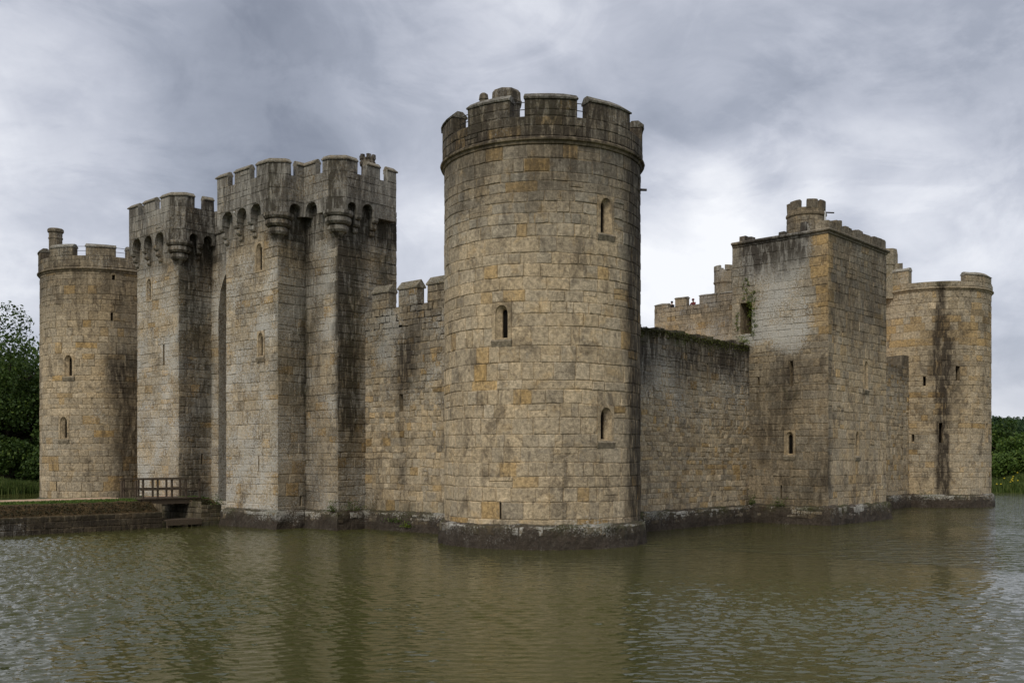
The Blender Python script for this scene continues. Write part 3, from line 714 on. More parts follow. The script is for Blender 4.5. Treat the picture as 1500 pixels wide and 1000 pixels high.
go[7] += [ms.window(fW, 20.34-17.09, 13.85, 15.5, w=.86, slit=.34, sill=False, off=-.03, depth=.13), ms.window(fW, 20.34-16.96, 9.2, 10.65, w=.7, slit=.28, sill=True, off=-.03, depth=.10), ms.slit(fW, 20.34-17.18, 3.06, 3.9, .09)]
go[8] += [ms.slit(fWw, 1.45, 1.2, 1.72, .12)]
go[3] += [ms.window(fE, 30.5-29.02, 13.5, 15.0, w=.78, slit=.30, sill=False, off=-.03, depth=.10), ms.slit(fE, 30.5-27.28, 9.44, 10.7, .2)]
go[4] += [ms.slit(fEw, 1.55, 3.4, 4.05, .12)]
# gate recess: a tall pointed arch
ax0, ax1, az0, az1 = 25.52-24.75, 25.52-21.1, 1.2, 15.7
go[5] += [(ax0, ax1, az0, az1)]
for i, f in enumerate(GF):
    ms.core(f, .7, 17.5, go[i]); ms.lay(f, 1.0, 17.4, go[i], **ASH)
def arch_fill():
    V = []; F = []; n = 14; hw = (ax1-ax0)/2; cx = (ax0+ax1)/2; zs = 12.6
    for k in range(n+1):
        a = ax0+(ax1-ax0)*k/n; t = abs(a-cx)/hw; zz = zs+(az1-.2-zs)*math.sqrt(max(0, 1-t**1.6))
        V += [fg.P(a, zz, .02), fg.P(a, az1+.02, .02), fg.P(a, zz, -1.5)]
    for k in range(n): F += [(3*k, 3*k+3, 3*k+4, 3*k+1), (3*k+2, 3*k+5, 3*k+3, 3*k)]
    return V, F
ms.solid('gate_arch', MB().add(*arch_fill()), tone=(.9, .25, .3))
mb = MB(); mb.add([fg.P(ax0, az0, 0), fg.P(ax0, az1, 0), fg.P(ax0, az1, -1.6), fg.P(ax0, az0, -1.6)], [(0, 1, 2, 3)]); mb.add([fg.P(ax1, az0, 0), fg.P(ax1, az1, 0), fg.P(ax1, az1, -1.6), fg.P(ax1, az0, -1.6)], [(3, 2, 1, 0)])
mb.add([fg.P(ax0-.1, az0, -1.6), fg.P(ax1+.1, az0, -1.6), fg.P(ax1+.1, az1, -1.6), fg.P(ax0-.1, az1, -1.6)], [(0, 1, 2, 3)])
ms.solid('gate_recess', mb, tone=(.8, .2, .4))
dm = MB(); V = [fg.P(.95, 1.45, -1.55), fg.P(4.1, 1.45, -1.55)]+[fg.P(2.53+1.58*math.cos(t*math.pi/8), 3.6+1.7*math.sin(t*math.pi/8), -1.55) for t in range(9)]
gd = dm.add(V, [tuple(range(len(V)))]).obj('gate_door', 'wood', root)
ms.extra(MB().prism([(2.3, 33.3), (2.3, 12.61), (1.7, 12.61), (1.7, 33.3)], -.8, 17.5))
ms.solid('roof', MB().prism([(-3.3, 30.2), (-3.3, 25.8), (-1.15, 25.8), (-1.15, 20.1), (-3.3, 20.1), (-3.3, 15.6), (2.1, 15.6), (2.1, 30.2)], 17.2, 17.45), tone=(.6, 0, .8))
ms.solid('roof', MB().prism([(-1.5, 15.55), (-1.5, 12.8), (2.1, 12.8), (2.1, 15.55)], 17.2, 17.46), tone=(.6, 0, .8))
plinth(ms, GP[1:3]+[(-3.55, 30.5), (-3.55, 25.6)], top=.95); plinth(ms, [(-1.6, 20.34)]+GP[7:], top=.95); footing(ms, GF[7], .25, .36, .9, -.2, GF[7].L+.22); footing(ms, GF[8], .25, .36, .9, -.2, GF[8].L-.25); footing(ms, GF[9], .25, .36, .9, .25, GF[9].L+.22); footing(ms, GF[10], .25, .36, .9, -.2, 2.0)
# machicolated parapets
PW = [(-1.9, 20.5), (-4.05, 20.5), (-4.05, 15.55), (-3.4, 14.9), (-2.25, 14.9), (-2.25, 12.75), (-1.6, 12.1), (1.85, 12.1), (1.85, 13.0)]
PE = [(-1.2, 30.65), (-4.05, 30.65), (-4.05, 25.65), (-3.4, 25.0), (-1.45, 25.0), (-1.45, 20.5)]
SILL, TOPZ = 18.8, 19.65
for path in (PW, PE):
    sweep(ms, 'parapet', path, [(-.48, 17.35), (0, 17.4), (0, SILL), (-.15, SILL+.01), (-.31, SILL), (-.31, 17.3)], tone=(.85, .15, .45))
    for f in faces(path): ms.lay(f, 17.42, SILL-.01, s0=.0, s1=f.L, ch=(.42, .6), ln=(.5, .95), proud=(.012, .035))
def skirt(f, cuts, a0, a1):
    """Front of the machicolation with a round arch over every slot between corbels (cuts: slot ranges)."""
    V = []; F = []; zs, zt = 16.72, 17.42; pts = [(a0, zs)]
    for c0, c1 in cuts:
        pts += [(c0-.001, zs)]; h = (c1-c0)/2
        for k in range(9): t = math.pi*(1-k/8); pts.append(((c0+c1)/2+h*math.cos(t), 16.95+min(.5, h)*math.sin(t)))
        pts += [(c1+.001, zs)]
    pts.append((a1, zs))
    for a, z in pts: V += [f.P(a, z, .0), f.P(a, zt, .0), f.P(a, z, -.46)]
    for k in range(len(pts)-1): F += [(3*k, 3*k+3, 3*k+4, 3*k+1), (3*k+2, 3*k+5, 3*k+3, 3*k)]
    ms.solid('machicolation', MB().add(V, F), tone=(.85, .15, .45))
CORB = [(-.05, 15.72), (.08, 15.74), (.16, 15.82), (.17, 15.98), (.12, 16.05), (.26, 16.08), (.33, 16.17), (.33, 16.34), (.27, 16.42), (.42, 16.44), (.49, 16.54), (.50, 16.73), (-.05, 16.73)]
def corbel(f, a, w=.36):
    n = len(CORB); V = []
    for k, (q, sh) in enumerate(((-w/2, .035), (-w/2+.05, 0), (w/2-.05, 0), (w/2, .035))): V += [f.P(a+q, z, d-(sh if d > 0 else 0)) for d, z in CORB]
    F = [tuple(range(n)), tuple(range(4*n-1, 3*n-1, -1))]
    for l in range(3):
        for i in range(n): F.append((l*n+i, (l+1)*n+i, (l+1)*n+(i+1) % n, l*n+(i+1) % n))
    ms.solid('corbel', MB().add(V, F), tone=(random.uniform(.75, 1.1), random.choice((.1, .2, .7)), .3))
def bulge(cx, cy, three=False):
    pr = [(.15, 15.35), (.34, 15.6), (.46, 15.66), (.54, 15.78), (.53, 15.95), (.44, 16.03), (.60, 16.06), (.70, 16.18), (.69, 16.36), (.60, 16.44), (.72, 16.47), (.80, 16.58), (.80, 16.74)]
    ms.solid('corner_corbel', MB().lathe(cx, cy, pr, 24), tone=(.9, .3, .3), smooth=False)
pf = faces(PW); F0 = pf[1]
skirt(F0, [(.50, 1.55), (1.95, 2.90), (3.28, 4.25)], 0, F0.L); [corbel(fW, a) for a in (.12, 1.58, 2.92)]
skirt(pf[2], [], 0, pf[2].L); bulge(-3.42, 15.55)
skirt(pf[3], [(.22, 1.0)], 0, pf[3].L); skirt(pf[4], [(.15, 1.15)], 0, pf[4].L); skirt(pf[5], [], 0, pf[5].L); bulge(-1.62, 12.75)
skirt(pf[6], [(.10, .70), (1.08, 1.85)], 0, pf[6].L); [corbel(fSw, a) for a in (1.05, 2.2)]
skirt(pf[0], [], 0, pf[0].L)
qf = faces(PE)
skirt(qf[0], [], 0, qf[0].L); skirt(qf[1], [(.42, 1.5), (1.9, 2.85), (3.25, 4.25)], 0, qf[1].L); [corbel(fE, a) for a in (.1, 1.55, 2.92)]
skirt(qf[2], [], 0, qf[2].L); bulge(-3.42, 25.66); skirt(qf[3], [(.25, .85), (1.2, 1.8)], 0, qf[3].L); corbel(fEw, 1.18, .3)
def pmerlon(pts, z0=SILL, z1=TOPZ, th=.30):
    zc = z1-.24; m = sweep(ms, 'merlon', pts, [(0, z0-.02), (0, zc), (-th, zc), (-th, z0-.02)], tone=(.85, .15, .45))
    sweep(ms, 'coping', pts, [(.07, zc-.01), (.09, zc+.05), (-.10, z1), (-th+.08, z1), (-th-.05, zc+.05), (-th-.04, zc-.01)], tone=(.78, .05, .75), wear=lambda p: (.35, .5, .1), parent=m)
    for f in faces(pts): ms.lay(f, z0, zc-.01, s0=0, s1=f.L, ch=(.5, .62), ln=(.5, .9), proud=(.01, .03))
for pts in ([(-3.3, 20.5), (-4.05, 20.5), (-4.05, 19.4)], [(-4.05, 18.75), (-4.05, 17.3)], [(-4.05, 16.65), (-4.05, 15.55), (-3.4, 14.9), (-3.08, 14.9)], [(-2.72, 14.9), (-2.25, 14.9), (-2.25, 13.85)],
            [(-2.25, 13.28), (-2.25, 12.75), (-1.6, 12.1), (-.85, 12.1)], [(-.25, 12.1), (.70, 12.1)], [(1.2, 12.1), (1.85, 12.1), (1.85, 12.8)],
            [(-2.6, 30.65), (-4.05, 30.65), (-4.05, 29.5)], [(-4.05, 28.85), (-4.05, 27.4)], [(-4.05, 26.75), (-4.05, 25.65), (-3.4, 25.0), (-2.8, 25.0)], [(-2.2, 25.0), (-1.5, 25.0)], [(-1.45, 24.2), (-1.45, 23.2)], [(-1.45, 22.4), (-1.45, 21.2)]): pmerlon(pts)
x, y = at(538.5, 57)
ch = ms.solid('chimney', MB().lathe(x, y, [(.36, 17.3), (.36, 20.15), (.44, 20.22), (.46, 20.4), (.40, 20.45), (.44, 20.6), (.3, 20.6)], 12), tone=(.95, .5, .1))
for k in range(6):
    a = k*math.pi/3; ms.solid('chimney_crown', MB().box(x+.36*math.cos(a)-.09, x+.36*math.cos(a)+.09, y+.36*math.sin(a)-.09, y+.36*math.sin(a)+.09, 20.55, 20.8, .02), tone=(.8, .2, .5), parent=ch)
MB().tube([(-4.0, 18.45, 16.8), (-4.5, 18.1, 17.1)], [.03, .03], 6).obj('loose_pole', 'whitepipe', root)
ms.done()

# ---------------------------------------------------------------- square tower on the west front
def wear_shade_wt(p):
    w = base_wear(p); x, y, z = p; n = nz(x*.7, y*.7, z*.5, .8)
    if x < 19.3:                                    # north side: lichened centre, black streaks near the re-entrant corner, shade painted over the lower part
        cen = sstep(1.0, .2, y)*sstep(-4.1, -3.2, y+.5*n)
        w[0] = clamp(w[0]*.8+.85*sstep(13.6, 16.0, z+1.8*n)*cen+.28*sstep(.6, .1, abs(y+1.5+.5*n)-.7)*sstep(11, 8, z)*sstep(3, 6, z)+.42*sstep(11, 9, z)*(.8+n)); w[1] = clamp(w[1]*.5+.82*cen*sstep(9.8, 11.4, z+n)*(.85+.9*n)); w[2] = clamp(w[2]+.4*sstep(-2.2, -2.7, -abs(y+2.6)-2.2)*sstep(8.2, 7.6, z)*sstep(6.6, 7.2, z)*(abs(y+2.62) < .35))
    else:
        w[0] = clamp(w[0]*.6+.55*sstep(8.5, 13, z+2*n)); w[1] = clamp(w[1]*.6+.3*sstep(12, 15, z)*(.5+n))
    return w
def tone_wt(p, r):
    x, y, z = p
    if x < 19.3:
        if y < -3.5+.5*nz(y*2, z, 0) and z > 10.5: return (r.uniform(.85, 1.15), r.uniform(.35, .95), 0)
        if z > 10.6: return (r.uniform(.9, 1.15), r.uniform(0, .12), r.uniform(.5, 1))
        return (r.uniform(.75, 1.05), r.uniform(0, .3), r.uniform(.1, .7))
    return (clamp(r.gauss(1.04, .1), .75, 1.3), r.uniform(0, .3) if r.random() > .1 else .7, clamp(r.uniform(-.2, .5)+.3*sstep(10, 14, z)))
root = empty('square_tower', (23.2, -1.8, 0), 'square tower with a small round turret on top, projecting midway along the right hand wall', 'tower'); ms = Masonry(root, wear_shade_wt, tone_wt, 41)
TP = [(19.1, 1.2), (19.1, -4.85), (27.3, -4.85), (27.3, 1.2)]; TF = faces(TP); fN, fV, fB = TF
oN = [ms.slit(fN, 1.2+2.63, 7.95, 9.4, .22), ms.window(fN, 1.2+2.54, 3.9, 5.4, w=.7, slit=.26, off=-.02, depth=.12), ms.slit(fN, 1.2+1.99, 1.4, 2.2, .1), ms.slit(fN, 1.2+.54, 8.1, 8.57, .14), ms.slit(fN, 1.2-.30, 11.2, 13.05, .76, 'doorway', 2.6)]
oV = [ms.window(fV, 24.23-19.1, 7.85, 9.7, w=.66, slit=.28, off=.04, depth=.09), ms.window(fV, 22.96-19.1, 3.85, 5.45, w=.66, slit=.28, off=.04, depth=.09), ms.slit(fV, 22.86-19.1, 1.5, 2.28, .09), ms.slit(fV, 21.91-19.1, 12.6, 13.75, .13), ms.slit(fV, 21.5-19.1, 11.3, 12.3, .12)]
ZT = 16.62
for f, ops in ((fN, oN), (fV, oV), (fB, [])):
    ms.core(f, .7, ZT, ops); ms.lay(f, 1.0, ZT-.2, ops, **ASH)
ms.extra(MB().prism([(19.5, 1.2), (26.9, 1.2), (26.9, .7), (19.5, .7)], -.8, ZT))
ms.solid('roof', MB().prism([(19.12, 1.18), (19.12, -4.83), (27.28, -4.83), (27.28, 1.18)], ZT-.3, ZT+.04), tone=(.6, 0, .8), wear=(.4, .3, .5))
plinth(ms, TP, top=1.05); [footing(ms, f, .25, .36, 1.0, -.25 if i else 0, f.L+.25) for i, f in enumerate(TF)]
sweep(ms, 'string_course', TP, STRING(ZT-.02), tone=(.8, .1, .6))
rr = random.Random(8)
def stub(f, a0, a1, hh, out=.02):
    a = a0
    while a < a1-.1:
        L = min(rr.uniform(.3, .75), a1-a); h = rr.uniform(*hh); V = []
        for zz in (ZT+.12, ZT+.12+h): V += [f.P(a+.02+rr.uniform(0, .02), zz, out+rr.uniform(-.03, .02)), f.P(a+L-.02, zz+rr.uniform(-.03, .03), out+rr.uniform(-.03, .02)), f.P(a+L-.02, zz, out-.5), f.P(a+.02, zz, out-.5)]
        ms.solid('parapet_stone', MB().add(V, [(3, 2, 1, 0), (4, 5, 6, 7), (0, 1, 5, 4), (1, 2, 6, 5), (2, 3, 7, 6), (3, 0, 4, 7)]), tone=(rr.uniform(.7, .95), .1, .6)); a += L
stub(fN, 4.35, 6.05, (.38, .55)); stub(fN, .45, 1.3, (.12, .32)); stub(fN, 3.0, 3.5, (.15, .25)); stub(fV, 0, 8.2, (.38, .60)); stub(fV, 1.2, 1.9, (.6, .75), -.03); stub(fB, 0, 5, (.3, .6))
x, y = at(1181, 62)
tt = ms.solid('stair_turret', MB().lathe(x, y, [(1.14, 16.4), (1.14, 18.42), (1.21, 18.5), (1.22, 18.62), (1.14, 18.68), (1.14, 18.9), (.75, 18.9), (.75, 18.3)], 16), tone=(.95, .35, .3))
for a0 in (150, 208, 262, 320, 20, 85):
    pts = circle_pts((x, y), 1.14, 5, a0, a0+34)
    sweep(ms, 'turret_merlon', pts, [(.0, 18.85), (.02, 19.35), (-.15, 19.42), (-.36, 19.35), (-.36, 18.85)], tone=(.8, .1, .6), parent=tt)
ft = Cyl((x, y), 1.14, 100, 330); ms.lay(ft, 16.9, 18.4, ch=(.3, .42), ln=(.4, .7), proud=(.012, .03), s0=0, s1=ft.L)
px_, py_ = at(1208.5, 61.2)
MB().tube([(px_, py_, 17.0), (px_, py_, 18.7)], [.05, .05], 8).obj('white_pipe', 'whitepipe', root)
e = Vector((px_, py_, 18.6))+RGT*.55
MB().tube([(px_, py_, 18.62), tuple(e)], [.045, .045], 8).obj('water_spout', 'iron', root)
ms.done()

# ---------------------------------------------------------------- postern tower far behind, inside the castle
def wear_po(p):
    w = base_wear(p); w[1] = clamp(w[1]+.25); w[0] = clamp(w[0]+.22+.25*nz(p[0], p[1], p[2], .6)); return w
root = empty('square_tower', (49.5, 20.7, 0), 'distant square tower seen over the mossy wall, two visitors on its roof', 'tower'); ms = Masonry(root, wear_po, None, 51)
PP = [(53, 25.05), (46, 25.05), (46, 16.3), (53, 16.3)]; PF = faces(PP)
for f in PF: ms.core(f, .7, 18.08, step=2); ms.lay(f, 9.0, 18.05, ch=(.45, .65), ln=(.55, 1.1))
ms.extra(MB().prism([(53, 16.3), (53, 25.05), (52.6, 25.05), (52.6, 16.3)], -.5, 18.0)); ms.extra(MB().prism([(46.5, 16.8), (52.8, 16.8), (52.8, 24.6), (46.5, 24.6)], 16.5, 16.97))
fN = PF[1]; sy = lambda y: 25.05-y
ms.extra(MB().box(46, 46.5, 16.3, 25.05, 17.0, 18.08)); ms.extra(MB().box(46, 53, 16.3, 16.8, 17.0, 18.08)); ms.extra(MB().box(46, 53, 24.6, 25.05, 17.0, 18.08))
for y0, y1, zt in ((25.05, 23.55, 18.55), (22.75, 21.5, 18.95), (20.1, 18.3, 18.95), (18.0, 16.4, 18.95)):
    ms.merlon(fN, sy(y0), sy(y1), 18.06, zt, .5, cop=.16, worn=True)
x, y = at(1061.5, 93.0)
tt = ms.solid('stair_turret', MB().lathe(x, y, [(.93, 16.5), (.93, 19.75), (1.02, 19.85), (1.03, 19.98), (.97, 20.05), (.97, 21.0), (.6, 21.0)], 8, .39), tone=(.85, .2, .45))
for a0 in (140, 215, 280, 340, 40, 90): sweep(ms, 'turret_merlon', circle_pts((x, y), .97, 3, a0, a0+40), [(.01, 20.95), (.01, 21.4), (-.14, 21.45), (-.3, 21.4), (-.3, 20.95)], tone=(.8, .1, .6), parent=tt)
ms.done()

# ---------------------------------------------------------------- causeway, bridge
def causeway():
    def strip(name, mat, x0, x1, prof, rough=.05, kind='structure', st=.5):
        n = int((x1-x0)/st); m = len(prof); V = []
        for i in range(n+1):
            x = x0+(x1-x0)*i/n
            for k, (y, z) in enumerate(prof): V.append((x, y+rough*2*nz(x*1.3, y*2, 1), z+rough*nz(x*1.9, y*1.9, 4)))
        F = [(i*m+k, i*m+k+1, (i+1)*m+k+1, (i+1)*m+k) for i in range(n) for k in range(m-1)]; F += [tuple(range(m-1, -1, -1)), tuple(n*m+k for k in range(m))]
        return tag(mkobj(name, V, F, mat), kind=kind)
    for x0, x1 in ((-33, -7.15), (-4.75, -3.3)):
        strip('causeway_bank', 'earth', x0, x1, [(21.25, -.5), (21.2, .82), (21.5, .95), (21.8, 1.2), (22.1, 1.38), (22.6, 1.45), (24, 1.46), (26, 1.46), (28.6, 1.45), (29.2, 1.1), (29.6, -.5)])
        strip('grass_verge', 'grass', x0, x1, [(22.5, 1.42), (22.6, 1.485), (23.1, 1.505), (23.7, 1.50), (23.75, 1.42)], .02)
        strip('path', 'path', x0, x1, [(23.72, 1.43), (23.75, 1.49), (25, 1.50), (27.5, 1.50), (27.6, 1.43)], .015)
        strip('grass_verge', 'grass', x0, x1, [(27.55, 1.40), (27.6, 1.50), (28.3, 1.50), (28.7, 1.40)], .02)
causeway()
def wear_cw(p):
    x, y, z = p; n = nz(x*.5, y, z*2, 1.); big = sstep(-12.5, -14.5, x+1.2*n)
    return (clamp(.80+.4*n), clamp(.06+.85*big*(.6+nz(x, y, z, 2.))+.4*n), clamp(.3*sstep(.5, .9, z)*(.5+n)))
root = empty('retaining_wall', (-19, 21, 0), 'dark low stone retaining wall along the causeway at the left edge', 'wall'); ms = Masonry(root, wear_cw, lambda p, r: (r.uniform(.22, .45), r.uniform(.1, .5), r.uniform(0, .4)), 61)
f = Flat((-32.5, 21.05), (-7.1, 21.05)); ms.core(f, -.8, .86); ms.lay(f, -.05, .84, ch=(.25, .36), ln=(.35, .9), proud=(.01, .05), jit=.02)
f = Flat((-7.1, 21.05), (-7.1, 28.5)); ms.core(f, -.8, 1.3); ms.lay(f, -.05, 1.3, ch=(.25, .36), ln=(.35, .8), proud=(.01, .04), jit=.02)
ms.extra(MB().box(-32.5, -7.14, 21.1, 21.5, -.8, .86)); ms.done()
root = empty('retaining_wall', (-4, 21, 0), 'short overgrown stone abutment between the wooden bridge and the gatehouse', 'wall'); ms = Masonry(root, lambda p: (clamp(.65+.4*nz(*p, 1.1)), clamp(.15+.4*nz(p[0], p[1], p[2]+3, 1.2)), clamp(.35+.5*nz(p[0]+2, p[1], p[2], .9))), lambda p, r: (r.uniform(.45, .85), r.uniform(0, .5), r.uniform(.1, .7)), 62)
f = Flat((-4.75, 28), (-4.75, 21.0)); ms.core(f, -.8, 1.35); ms.lay(f, -.05, 1.35, ch=(.25, .36), ln=(.35, .8), proud=(.01, .05))
f = Flat((-4.75, 21.0), (-3.5, 21.0)); ms.core(f, -.8, 1.15); ms.lay(f, -.05, 1.15, ch=(.22, .34), ln=(.3, .6), proud=(.01, .05), jit=.02); ms.done()
br = empty('footbridge', (-5.9, 23.4, 1.5), 'small wooden footbridge with post and rail handrails in front of the gatehouse', 'bridge')
xx = -7.75
while xx < -3.95:
    MB().box(xx, xx+.17, 22.2, 24.7, 1.50, 1.56, .004).obj('plank', 'wood', br); xx += .19
for yy in (22.35, 24.5):
    MB().box(-7.6, -4.1, yy-.09, yy+.09, 1.22, 1.50).obj('beam', 'wood', br)
    for i in range(5):
        px_ = -7.5+i*.86; MB().box(px_-.045, px_+.045, yy-.045, yy+.045, 1.3 if i in (0, 4) else 1.15, 2.58, .006).obj('post', 'wood', br)
    MB().box(-7.75, -3.95, yy-.07, yy+.07, 2.58, 2.65).obj('handrail', 'wood', br); MB().box(-7.7, -4.0, yy-.085, yy-.05, 2.0, 2.1).obj('rail', 'wood', br)
pl = empty('landing_stage', (-6, 21.3, 0), 'low dark wooden landing stage at the water under the footbridge', 'platform')
for i in range(6): MB().box(-7.0, -4.9, 20.75+i*.19, 20.75+i*.19+.17, .36, .42, .004).obj('plank', 'wood', pl)
for px_ in (-6.85, -5.95, -5.05):
    for py2 in (20.85, 21.75): MB().box(px_-.07, px_+.07, py2-.07, py2+.07, -1.2, .34).obj('post', 'wood', pl)
MB().box(-7.0, -4.9, 20.70, 20.748, .12, .40).obj('fascia_board', 'wood', pl)
for i, px_ in enumerate((178, 199)):
    x, y = at(px_, 58.5); MB().tube([(x, y, 1.3), (x, y, 2.5)], [.07, .06], 8).obj('path_post', 'wood'); tag(bpy.context.scene.objects[-1] if False else COL.objects[-1], ('slender wooden post standing by the path left of the footbridge', 'wooden post touching the left end of the footbridge railing')[i], 'post', 'posts by the path')

# ---------------------------------------------------------------- vegetation
def leaf_cloud(pts, size, rng, flat=0.):
    V = []; F = []; T = []
    for (x, y, z), tn in pts:
        s_ = size*rng.uniform(.6, 1.4); n = Vector((rng.gauss(0, 1), rng.gauss(0, 1), rng.gauss(.4, 1))).normalized(); u = n.orthogonal().normalized(); a = rng.uniform(0, 6.28)
        u = u*math.cos(a)+n.cross(u)*math.sin(a); w = n.cross(u); c = Vector((x, y, z)); k = len(V)
        V += [tuple(c-u*s_*.5), tuple(c+w*s_*.32+n*s_*.08), tuple(c+u*s_*.5), tuple(c-w*s_*.32+n*s_*.08)]; F.append((k, k+1, k+2, k+3)); T += [tn]*4
    return V, F, T
def tree(name, label, x, y, h, cr, mat, seed, n=7000, leaf=.5, crown_base=.25, group='trees on the far bank', lobes=34, cat='tree'):
    rng = random.Random(seed); z0 = ground_z(x, y)-.2; root = empty(name, (x, y, z0), label, cat, group)
    tr = MB(); tr_h = h*.62; path = []; lean = (rng.uniform(-.06, .06), rng.uniform(-.06, .06))
    for i in range(7):
        t = i/6; path.append((x+lean[0]*tr_h*t+rng.uniform(-.15, .15)*(i > 0), y+lean[1]*tr_h*t+rng.uniform(-.15, .15)*(i > 0), z0+tr_h*t))
    r0 = h*.03; tr.tube(path, [r0*(1.35 if i == 0 else 1)*(1-.75*i/6) for i in range(7)], 8)
    tips = []
    for k in range(lobes):
        t = rng.uniform(crown_base*1.3, .95); i = min(5, int(t*6)); b = Vector(path[i]); az = rng.uniform(0, 6.28); L = cr*rng.uniform(.45, 1.0)*math.sqrt(max(.15, 1-(t-.45)**2*2.2))
        e = b+Vector((math.cos(az)*L, math.sin(az)*L, rng.uniform(.05, .55)*L)); e.z = min(e.z, z0+h*.93); mid = b.lerp(e, .5)+Vector((0, 0, -.06*L))
        rb = r0*.42*(1-.6*t); tr.tube([tuple(b), tuple(mid), tuple(e)], [rb, rb*.7, rb*.3], 5); tips.append(e)
    tips.append(Vector(path[-1])+Vector((0, 0, h*.22)))
    tr.obj('trunk', 'bark', root)
    pts = []
    for e in tips:
        rl = cr*rng.uniform(.20, .34); base = rng.uniform(0, .5)
        for _ in range(n//len(tips)):
            d = Vector((rng.gauss(0, 1), rng.gauss(0, 1), rng.gauss(0, .75))).normalized()*rl*rng.uniform(.25, 1)**.5; p = e+d
            if p.z < z0+h*crown_base*.5: continue
            pts.append(((p.x, p.y, p.z), (clamp(base+rng.uniform(0, .5)), 1. if rng.random() < .12 else 0., 0)))
    V, F, T = leaf_cloud(pts, leaf, rng); mkobj('crown', V, F, mat, root, tone=T)
    return root
def bush(name, label, x, y, rx, h, mat, seed, n=2500, leaf=.35, group=None, z=None, cat='bush'):
    rng = random.Random(seed); z0 = ground_z(x, y)-.1 if z is None else z; root = empty(name, (x, y, z0), label, cat, group); pts = []; st = MB()
    for k in range(9):
        a = rng.uniform(0, 6.28); q = rng.uniform(0, .7)*rx; c = Vector((x+q*math.cos(a), y+q*math.sin(a), z0+h*rng.uniform(.35, .72))); rl = min(rx, h)*rng.uniform(.3, .5); base = rng.uniform(0, .5)
        st.tube([(x+.1*q*math.cos(a), y+.1*q*math.sin(a), z0), tuple(c)], [h*.02, h*.008], 5)
        for _ in range(n//9):
            d = Vector((rng.gauss(0, 1), rng.gauss(0, 1), rng.gauss(0, .9))).normalized()*rl*rng.uniform(.2, 1)**.5; p = c+d
            if p.z > z0: pts.append(((p.x, p.y, p.z), (clamp(base+rng.uniform(0, .5)), 1. if rng.random() < .12 else 0., 0)))
    st.obj('stem', 'bark', root); V, F, T = leaf_cloud(pts, leaf, rng); mkobj('foliage', V, F, mat, root, tone=T)
x, y = at(18, 121); tree('oak_tree', 'large dark leafy tree at the left edge with sky showing through its crown', x, y, 21.5, 9.5, 'leaf_oak', 3, 56000, .38, .20, lobes=90)
x, y = at(-75, 124); tree('oak_tree', 'dark leafy tree cut off by the left edge, beside the larger tree', x, y, 21, 9, 'leaf_oak', 4, 14000, .5, .25, lobes=44)
x, y = at(60, 133); tree('oak_tree', 'leafy tree half hidden behind the far left round tower', x, y, 19, 8, 'leaf_oak', 5, 15000, .48, .12, lobes=46)
for i, (px_, D, rx, h) in enumerate(((-30, 114.5, 4.0, 4.6), (10, 114, 4.0, 5.0), (45, 114.5, 4.0, 4.6), (80, 115, 4.0, 5))):
    x, y = at(px_, D); bush('shrub', ('dark shrub cut off by the left edge below the big tree', 'dark shrub in the shade right under the big tree at the left edge', 'dark shrub beside the left side of the far left round tower', 'dark shrub peeking out behind the far left round tower')[i], x, y, rx, h, 'leaf_oak', 20+i, 5200, .36, 'shrubs on the far left bank')
for i, (px_, D, h, cr, mt, lb) in enumerate(((1478, 135, 7.6, 4.6, 'leaf_oak', 'dark rounded tree on the right bank close beside the far round tower'), (1516, 128, 6.6, 4.2, 'leaf_bright', 'bright green tree on the bank at the right edge'), (1441, 140, 7.5, 4.6, 'leaf_bright', 'green tree mostly hidden behind the far right round tower'))):
    x, y = at(px_, D); tree('bank_tree', lb, x, y, h, cr, mt, 40+i, 7000, .45, .08, 'trees on the right bank', 30)
for i, (px_, D, rx, h) in enumerate(((1462, 119, 2.6, 3.0), (1484, 118, 2.4, 2.5), (1508, 118, 2.8, 3.4))):
    x, y = at(px_, D); bush('bush', ('bright green bush touching the far right round tower at the water', 'low bright green bush above the yellow flowers on the right bank', 'taller bright green bush at the right edge above the water')[i], x, y, rx, h, 'leaf_bright', 60+i, 2600, .34, 'bushes on the right bank')
def reeds(name, label, spans, seed, mat='reed', hmin=.7, hmax=1.6, n=5000):
    rng = random.Random(seed); V = []; F = []; T = []
    for k in range(n):
        px_ = rng.uniform(*spans[:2]); D = rng.uniform(*spans[2:4]); x, y = at(px_, D)
        if moat_d(x, y) < -.7: continue
        z = max(ground_z(x, y), -.1)-.05; h = rng.uniform(hmin, hmax); a = rng.uniform(0, 3.14); w = .05; b = len(V); lx, ly = rng.gauss(0, .14)*h, rng.gauss(0, .14)*h; c, s_ = math.cos(a)*w, math.sin(a)*w
        V += [(x-c, y-s_, z), (x+c, y+s_, z), (x+lx*.5+c*.8, y+ly*.5+s_*.8, z+h*.6), (x+lx*.5-c*.8, y+ly*.5-s_*.8, z+h*.6), (x+lx, y+ly, z+h)]; F += [(b, b+1, b+2, b+3), (b+3, b+2, b+4)]; T += [(rng.random(), 1. if rng.random() < .25 else 0, 0)]*5
    return tag(mkobj(name, V, F, mat, tone=T), label, 'reeds', kind='stuff')
reeds('reeds', 'strip of green reeds along the far left bank under the tree', (-90, 100, 107, 111.5), 71, hmin=.6, hmax=1.2, n=15000)
reeds('reeds', 'strip of bright green reeds along the right bank by the water', (1430, 1600, 112, 118), 72, hmin=.4, hmax=.95, n=9000)
rng = random.Random(77); pts = []
mb = MB()
for k in range(14):
    x, y = at(rng.gauss(1478, 14), rng.uniform(113.5, 117.5)); z = max(ground_z(x, y), 0)+rng.uniform(.2, 1.0); mb.lathe(x, y, [(.02, z), (.09, z+.05), (.10, z+.10), (.03, z+.13)], 5)
